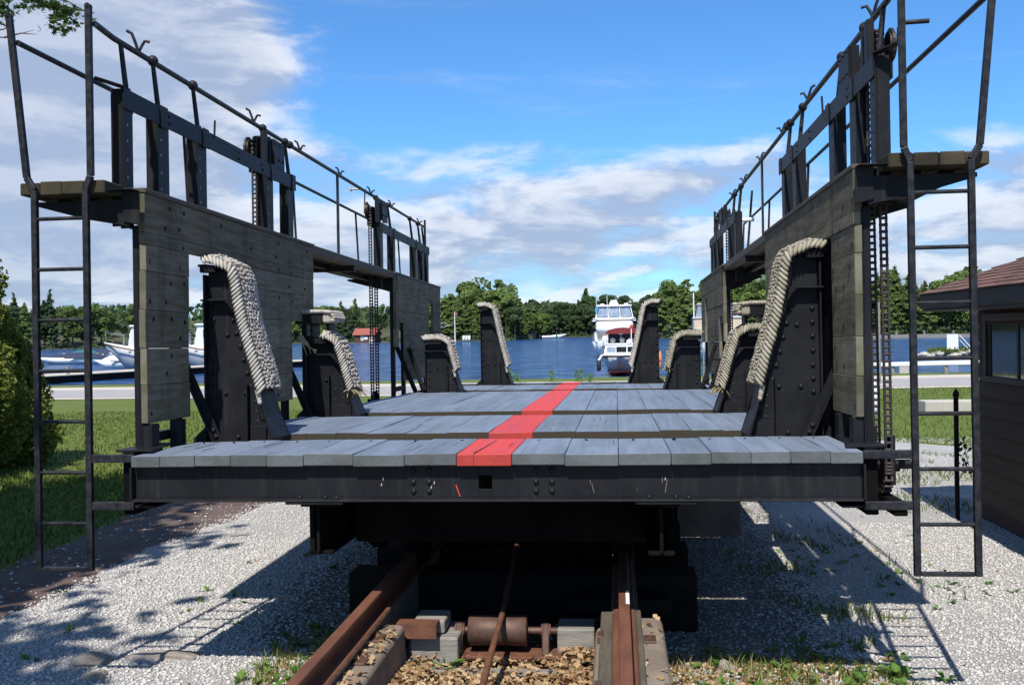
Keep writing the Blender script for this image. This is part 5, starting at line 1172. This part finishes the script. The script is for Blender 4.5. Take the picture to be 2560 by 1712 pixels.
# ================================================================== far shore and forest
shore = [(-420, 200), (-240, 215), (-146, 238), (-138, 256), (-133, 276), (-129, 326), (-94, 306), (-70, 283), (-60, 292), (-50, 296), (-29.5, 284), (-24.5, 300), (-25.5, 340), (-20, 376), (-5, 366), (9, 356), (10.5, 300), (12.5, 270), (22.5, 262), (54, 242), (71, 239), (90, 232), (150, 215), (260, 190), (420, 160)]
offs = [(0, -1.8), (.8, -1.15), (4, -.8), (14, .1), (45, 2.5), (130, 7), (420, 12)]
V = []; 
for i, (x, y) in enumerate(shore):
    a = Vector(shore[max(i-1, 0)]); b = Vector(shore[min(i+1, len(shore)-1)])
    for dd, zz in offs: V.append((x+(x*.25+(-6 if False else 0))*dd/260, y+dd, zz))
k = len(offs)
F = [(i*k+j, (i+1)*k+j, (i+1)*k+j+1, i*k+j+1) for i in range(len(shore)-1) for j in range(k-1)]
struct(npmesh('far_shore', V, F, 'land', smooth=True))
def on_shore(x): return float(np.interp(x, [p[0] for p in shore], [p[1] for p in shore]))
# --- tree templates: trunk + crown of many leaf-sized faces
def pine_crown(h, r, seed, irregular=.35, n=2600, size=.42, flat=.35, start=.12, cone=1.0):
    g = np.random.default_rng(seed); P = []
    z = h*start
    while z < h*.985:
        u = z/h; rad = r*max(.05, (1-u)**(.75*cone))*(.55+.45*min(1, (u-start)/.18+.25))
        nb = int(5+3*g.random())
        for b in range(nb):
            a = g.uniform(0, 6.28); L = rad*g.uniform(1-irregular*1.4, 1+irregular*.6); dz = g.uniform(-.2, .2)
            m_ = max(4, int(n*L/(r*110)*3.2))
            t = g.uniform(.18, 1, m_)**.7; sp = .10*L+.16
            x = np.cos(a)*L*t+g.normal(0, sp, m_)*t; y = np.sin(a)*L*t+g.normal(0, sp, m_)*t
            zz = z+dz+L*t*(.16-.10*u)+g.normal(0, .13, m_)
            P.append(np.stack([x, y, zz], 1))
        z += h*g.uniform(.035, .06)
    return np.concatenate(P)
def blob_crown(h, r, seed, n=3200, size=.5, lobes=16):
    g = np.random.default_rng(seed); P = []
    for i in range(lobes):
        a = g.uniform(0, 6.28); zz = h*g.uniform(.28, .92); rr = r*math.sqrt(max(.05, 1-((zz/h-.5)/.55)**2))*g.uniform(.25, .8)
        c = np.array([math.cos(a)*rr, math.sin(a)*rr, zz]); s_ = r*g.uniform(.28, .48)
        q = g.normal(size=(n//lobes, 3)); q /= np.linalg.norm(q, axis=1)[:, None]; q *= (s_*g.uniform(.55, 1.05, n//lobes)**.5)[:, None]; q[:, 2] *= .75
        P.append(c+q)
    return np.concatenate(P)
class Tmpl: pass
def make_tmpl(P, size, m, h, tr, flat=1.0, barkm='bark', limbs=6, seed=0):
    T = Tmpl(); global rng
    O = P*np.array([1, 1, 0]); O /= np.linalg.norm(O, axis=1)[:, None]+.3; O[:, 2] = .75
    V, F = cards(P, rng.uniform(.6, 1.25, len(P))*size, .8, updir=O*1.1, tilt=flat)
    o = npmesh('crown', V, F, m); T.crown = o.data; bpy.data.objects.remove(o)
    mb = MB(); mb.tube([(0, 0, -.6), (.04, .02, h*.35), (-.03, .03, h*.7), (0, 0, h*.96)], [tr, tr*.8, tr*.45, tr*.08], 7)
    g = random.Random(seed)
    for i in range(limbs):
        z = h*g.uniform(.25, .8); a = g.uniform(0, 6.28); L = h*.16*(1.15-z/h)*g.uniform(.8, 1.5); mb.tube([(0, 0, z), (math.cos(a)*L*.6, math.sin(a)*L*.6, z+L*.15), (math.cos(a)*L, math.sin(a)*L, z+L*.35)], [tr*.35, tr*.22, tr*.08], 5)
    T.trunk = mb.mesh('trunk'); T.trunk.materials.append(K[barkm]); return T
TM = {
 'p1': make_tmpl(pine_crown(14, 3.4, 1, n=4200), .46, 'pine1', 14, .24, .8, seed=1), 'p2': make_tmpl(pine_crown(14, 3.0, 2, .5, n=3600), .46, 'pine1', 14, .22, .8, seed=2),
 'p3': make_tmpl(pine_crown(14, 3.8, 3, .45, n=4200, start=.25, cone=.7), .48, 'pine1', 14, .25, .8, seed=3),
 's1': make_tmpl(pine_crown(13, 2.3, 4, .2, n=4200, cone=1.25), .40, 'pine2', 13, .2, .8, seed=4), 's2': make_tmpl(pine_crown(13, 2.9, 5, .35, n=4000), .44, 'pine2', 13, .2, .8, seed=5),
 'e1': make_tmpl(blob_crown(11, 3.6, 8, 3600, lobes=18), .46, 'dimwood', 11, .22, 1, seed=8), 'e2': make_tmpl(blob_crown(11, 3.0, 9, 3400, lobes=14), .44, 'dimwood', 11, .22, 1, seed=9),  # cloud shade over the far wood painted as darker foliage
 'd1': make_tmpl(blob_crown(11, 3.8, 6, 3600), .46, 'decid', 11, .24, 1, seed=6), 'd2': make_tmpl(blob_crown(11, 3.4, 7, 3600, lobes=20), .44, 'decid', 11, .22, 1, seed=7)}
GL = {'e': ('dark rounded tree behind the yacht, cloud shade coloured into its leaves', 'dark rounded trees on the far ridge', 'broadleaf_tree'), 'p': ('tall white pine with layered yellow-green boughs in the sunlit wood across the lake', 'pine trees on the far shore', 'pine_tree'), 's': ('dark narrow evergreen in the shaded wood across the lake', 'dark evergreens on the far shore', 'spruce_tree'), 'd': ('rounded broad-leaved tree in the wood across the lake', 'broad-leaved trees on the far shore', 'broadleaf_tree')}
def tree(kind, x, y, z, sc_, zs=1.0, label=None, group=None):
    T = TM[kind]; L, G, N = GL[kind[0]]
    t = thing(N, label or L, 'tree', (x, y, z), random.uniform(0, 6.28), group or G); t.scale = (sc_, sc_, sc_*zs)
    inst('trunk', T.trunk, t); inst('crown', T.crown, t); return t
R_STEP = .72
def ridge(x0, x1, step, rows, kinds, h0, hv, ybase=None, dz=0):
    for r in range(rows):
        x = x0+random.uniform(0, step)
        while x < x1:
            yb = on_shore(x); d = 2.5+r*random.uniform(5.5, 8.5)+random.uniform(0, 3)
            z = float(np.interp(d, [p[0] for p in offs], [p[1] for p in offs]))-.1
            k_ = random.choice(kinds); H = {'p': 14, 's': 13, 'd': 11, 'e': 11}[k_[0]]
            hh = (h0+random.uniform(-hv, hv))*(.92+.10*r)
            if r == 0 and random.random() < .3: hh *= .6
            tree(k_, x+random.uniform(-1, 1)+x*d*.25/260, yb+d, z, hh/H*random.uniform(.9, 1.1), 1.0)
            x += step*R_STEP*random.uniform(.75, 1.25)
# left marina shore
ridge(-215, -131, 5.6, 2, ['p1', 'p2', 'd1', 'd2', 's2', 'd1'], 10.5, 2.0)
for x in (-122, -126, -115, -108): pass
ridge(-128, -72, 5.2, 2, ['p2', 'd2', 's2', 'p1', 's2'], 11.2, 2.0)
ridge(-62, -30, 3.4, 3, ['p1', 'p2', 'p3', 'd1', 'p1'], 13.2, 2.0)
ridge(-31, -25, 3.0, 2, ['p1', 'p3'], 10.5, 1.4)
ridge(-24, 12, 3.2, 4, ['e1', 'e2', 'e1', 's2', 'e2'], 9.4, 1.2)
ridge(12.5, 105, 4.0, 3, ['p1', 'p2', 'p3', 'p1', 'd1', 'd2'], 12.0, 2.0)
for x, y, h in ((-149, 243, 14), (-143.5, 250, 15), (-140, 262, 14.5), (-157, 240, 13)): tree('s1', x, y, -1, h/13, 1.0, 'spire-topped evergreen rising above the wood behind the left marina', 'spire-topped evergreens behind the marina')
tree('s2', -10.5, 392, 1, 1.15, 1.1, 'tallest dark evergreen standing above the shaded far ridge')
for k in range(16):
    f_ = k/15; tree(random.choice(['p1', 'p3', 'd1', 'e1']), -26.8+5.6*f_+random.uniform(-1.2, .3)-(1.5 if k % 2 else 0), 290+82*f_, -.9, random.uniform(.66, .84)*(1-.08*f_))
wood = np.stack([rng.uniform(-330, 300, 9000), np.zeros(9000), np.zeros(9000)], 1)
dd = rng.uniform(34, 120, 9000); wood[:, 1] = np.interp(wood[:, 0], [p[0] for p in shore], [p[1] for p in shore])+dd
wood[:, 2] = np.interp(dd, [p[0] for p in offs], [p[1] for p in offs])+rng.uniform(0, 1, 9000)**.7*6.5
V, F = cards(wood, rng.uniform(1.5, 3.2, 9000), .8)
stuff(npmesh('distant_wood', V, F, 'dimwood'), 'unbroken wood filling the land behind the first trees of the far shore', 'wood')
# undergrowth along the water's edge
nn = 7000; ux = rng.uniform(-230, 120, nn); du = rng.uniform(.5, 5, nn); uy = np.interp(ux, [p[0] for p in shore], [p[1] for p in shore])+du
V, F = cards(np.stack([ux, uy, -1.0+rng.uniform(0, 1.6, nn)*np.abs(np.sin(ux*.7))], 1), rng.uniform(.35, .9, nn), .8)
stuff(npmesh('shore_brush', V, F, 'dimwood'), 'low green brush along the water edge of the far shore', 'brush')
# dead pale tree by the flag pole
dt = thing('dead_tree', 'bleached dead tree with bare arching branches left of the flag pole', 'tree', (-46.8, 272, -1))
m = MB().tube([(0, 0, -.5), (.2, 0, 3), (.4, 0, 5.5)], [.28, .2, .12], 6)
for q in ([(.3, 0, 4.5), (1.8, 0, 5.0), (3.2, 0, 3.8)], [(.3, 0, 4), (1.5, 0, 3.6), (3, 0, 4.2), (4, 0, 4.1)], [(.4, 0, 5.4), (-.3, 0, 6.6)], [(.4, 0, 5.5), (.9, 0, 6.9)]): m.tube(q, [.14]+[.10]*(len(q)-2)+[.05], 5)
m.build('trunk', 'birch', dt)
# lake-edge weeds behind the carriage
def sprig(x, y, z, h, lab):
    t = thing('shore_weed', lab, 'weed', (x, y, z), group='tall weeds at the water edge'); n = 46
    P = np.stack([rng.normal(0, .07*h, n), rng.normal(0, .07*h, n), rng.uniform(.15, 1, n)*h], 1); P[:, 0] *= 1.5*(1.15-P[:, 2]/h)*2; V, F = cards(P, .11*h**.5, .7); npmesh('leaves', V, F, 'weed', t)
    MB().tube([(0, 0, -.2), (0, 0, h*.95)], .012, 5).build('stem', 'weed', t); return t
for x, h in ((-3.45, 1.15), (-3.1, .9), (-1.65, 1.1), (-.55, .95), (-.35, 1.05), (.05, .8), (2.9, 1.35), (4.85, 1.3), (5.05, 1.1)):
    sprig(x*1.0-.4, 44.5+random.uniform(-.6, .6), -1.15, h*.80, 'leafy weed spray showing above the far edge of the deck')

# ================================================================== cedar hedge at left, maple overhead
def cedar(x, y, z, h, r, seed, label, n=15000):
    g = np.random.default_rng(seed); t = thing('cedar_shrub', label, 'cedar', (x, y, z), 0, 'cedars left of the ladder')
    u = g.uniform(0, 1, n); a = g.uniform(0, 6.28, n)
    lump = 1+.16*np.sin(3*a+9*u)+.13*np.sin(7*a-14*u+seed)+.10*np.sin(11*a+23*u)
    rad = r*np.clip((1-u)**.62*(.62+.38*np.clip(u/.18, 0, 1)), .03, 9)*lump*g.uniform(.55, 1.05, n)**.45
    P = np.stack([np.cos(a)*rad, np.sin(a)*rad, u*h+g.normal(0, .05, n)+rad*.22], 1)
    V, F = cards(P, g.uniform(.045, .10, n), .55, updir=np.array([0, 0, .3])); npmesh('foliage', V, F, 'cedar', t)
    MB().tube([(0, 0, -.2), (0, 0, h*.85)], [.09, .02], 7).build('trunk', 'bark', t); return t
cedar(-10.25, 15.6, -.82, 4.7, 1.55, 1, 'big sunlit cedar at the left edge of the lawn', 52000)
cedar(-9.75, 16.9, -.85, 2.35, .80, 2, 'small bushy cedar right of the big one, behind the left ladder', 22000)
cedar(-9.9, 13.4, -.82, 3.6, 1.3, 3, 'shaded cedar in front of the big one, at the left picture edge', 20000)
mp = thing('maple_tree', 'maple tree at left whose leafy branch hangs into the top left corner', 'tree', (-10.2, 5.5, -.8))
MB().tube([(0, 0, -.3), (.1, .1, 2), (0, .2, 4.5), (.2, .4, 8)], [.26, .22, .18, .10], 10).build('trunk', 'bark', mp)
lm = MB(); P = []
g = np.random.default_rng(5)
for k in range(26):
    a = g.uniform(0, 6.28); z = g.uniform(5.0, 9.0); L = g.uniform(1.8, 3.7)*(1.1-.35*(z-5)/4)
    e = np.array([math.cos(a)*L, math.sin(a)*L, z+L*.3]); b = np.array([.05, .2, z-.5])
    lm.tube([tuple(b), tuple((b+e)/2+[0, 0, .15]), tuple(e)], [.06, .04, .015], 5)
    q = b+(e-b)*g.uniform(.35, 1.05, 330)[:, None]+g.normal(0, .40, (330, 3))*[1, 1, .55]; P.append(q)
lm.build('limbs', 'bark', mp)
V, F = cards(np.concatenate(P), g.uniform(.09, .16, 26*330), .9); npmesh('crown', V, F, 'maple', mp)
# the branch in view: real five-pointed leaves
def mleaf():
    pts = []
    for k, (r, w) in enumerate(((1.0, 0), (.42, .32), (.86, .75), (.40, 1.15), (.62, 1.75), (.28, 2.4))): pts.append((r, w))
    o = [(math.sin(w)*r, math.cos(w)*r) for r, w in pts]; return o+[(0, -.35)]+[(-x, y) for x, y in o[::-1][:-1]]
ML = mleaf()
bw = Vector((-10.2, 5.5, -.8))
br = MB(); tips = []
main = [(0.1, .3, 5.6), (1.6, 3.2, 6.5), (2.9, 5.2, 6.50), (3.75, 6.3, 6.33), (4.55, 6.8, 6.22)]
br.tube(main, [.05, .035, .024, .016, .006], 6)
for i in range(18):
    u = .42+.58*i/18; j = min(3, int(u*4)); f_ = u*4-j; p = Vector(main[j]).lerp(Vector(main[j+1]), f_)
    q = p+Vector((random.uniform(-.45, .45), random.uniform(-.5, .4), random.uniform(-.26, .14)))
    br.tube([p, p.lerp(q, .5)+Vector((0, 0, .03)), q], [.009, .006, .003], 5); tips += [p.lerp(q, t_) for t_ in (.3, .5, .7, .85, 1, 1)]
    for _ in range(2):
        q2 = q+Vector((random.uniform(-.22, .22), random.uniform(-.25, .25), random.uniform(-.16, .06))); br.tube([q, q2], [.004, .002], 4); tips += [q.lerp(q2, .6), q2]
br.build('branch', 'twig', mp)
V = []; F = []
for p in tips:
    for _ in range(4):
        c = p+Vector((random.gauss(0, .07), random.gauss(0, .05), random.gauss(-.03, .04))); s_ = random.uniform(.045, .08)
        e = Euler((random.uniform(.2, 1.2)*random.choice((1, -1)), random.uniform(-.8, .8), random.uniform(0, 6.28))).to_matrix(); o = len(V)
        V.append(tuple(c)); V += [tuple(c+e @ Vector((x*s_, y*s_, -.15*s_*(x*x+y*y)))) for x, y in ML]; n = len(ML)
        F += [(o, o+1+i, o+1+(i+1) % n) for i in range(n)]
npmesh('leaves', V, F, 'maple', mp)
m = MB()
b0 = Vector((1.2, 7.6, 6.85)); 
for q in ([(.2, 6.5, 6.35), (1.6, 8.1, 6.48), (2.3, 8.5, 6.50), (2.72, 8.55, 6.60)], [(2.3, 8.5, 6.50), (2.55, 8.5, 6.55), (2.80, 8.5, 6.52)], [(1.9, 8.3, 6.5), (2.3, 8.5, 6.62), (2.48, 8.5, 6.74)], [(1.2, 7.7, 6.50), (2.0, 8.4, 6.62)], [(0, .5, 5.2), (.1, 3.5, 5.9), (.2, 6.5, 6.35)]):
    m.tube(q, [.016]+[.010]*(len(q)-2)+[.003], 5)
m.build('bare_twig', 'twig', mp)
def shade_tree(x, y, h, r, seed, label, n=6500, sz=.26):
    t = thing('shade_tree', label, 'tree', (x, y, -.8)); g = np.random.default_rng(seed)
    MB().tube([(0, 0, -.3), (.1, 0, h*.4), (0, .1, h*.8)], [.28, .2, .06], 9).build('trunk', 'bark', t)
    lm = MB(); P = []
    for k in range(22):
        a = g.uniform(0, 6.28); z = h*g.uniform(.38, .9); L = r*g.uniform(.4, 1)*math.sqrt(max(.1, 1-((z/h-.6)/.45)**2)); e = np.array([math.cos(a)*L, math.sin(a)*L, z+.25*L]); b = np.array([0, 0, z-.4])
        lm.tube([tuple(b), tuple((b+e)/2+[0, 0, .2]), tuple(e)], [.07, .04, .015], 5); P.append(b+(e-b)*g.uniform(.3, 1.05, n//22)[:, None]+g.normal(0, .5, (n//22, 3))*[1, 1, .6])
    lm.build('limbs', 'bark', t); V, F = cards(np.concatenate(P), g.uniform(.6, 1.2, 22*(n//22))*sz, .9); npmesh('crown', V, F, 'maple', t); return t
shade_tree(-12.0, 10.0, 8.5, 3.0, 21, 'broad-leaved tree left of the frame that shades the lawn')
shade_tree(-8.5, 3.9, 12.0, 3.6, 23, 'tall broad-leaved tree left of the frame that shades the dirt path', 14000, .28)
shade_tree(-7.0, 3.9, 12.0, 1.9, 24, 'narrow broad-leaved tree left of the frame that shades the dirt path', 9000, .26)
shade_tree(-5.3, -.5, 10.5, 2.5, 22, 'broad-leaved tree behind the viewpoint at left that dapples the gravel', 3600)
for i, o in enumerate(sc.objects): pass
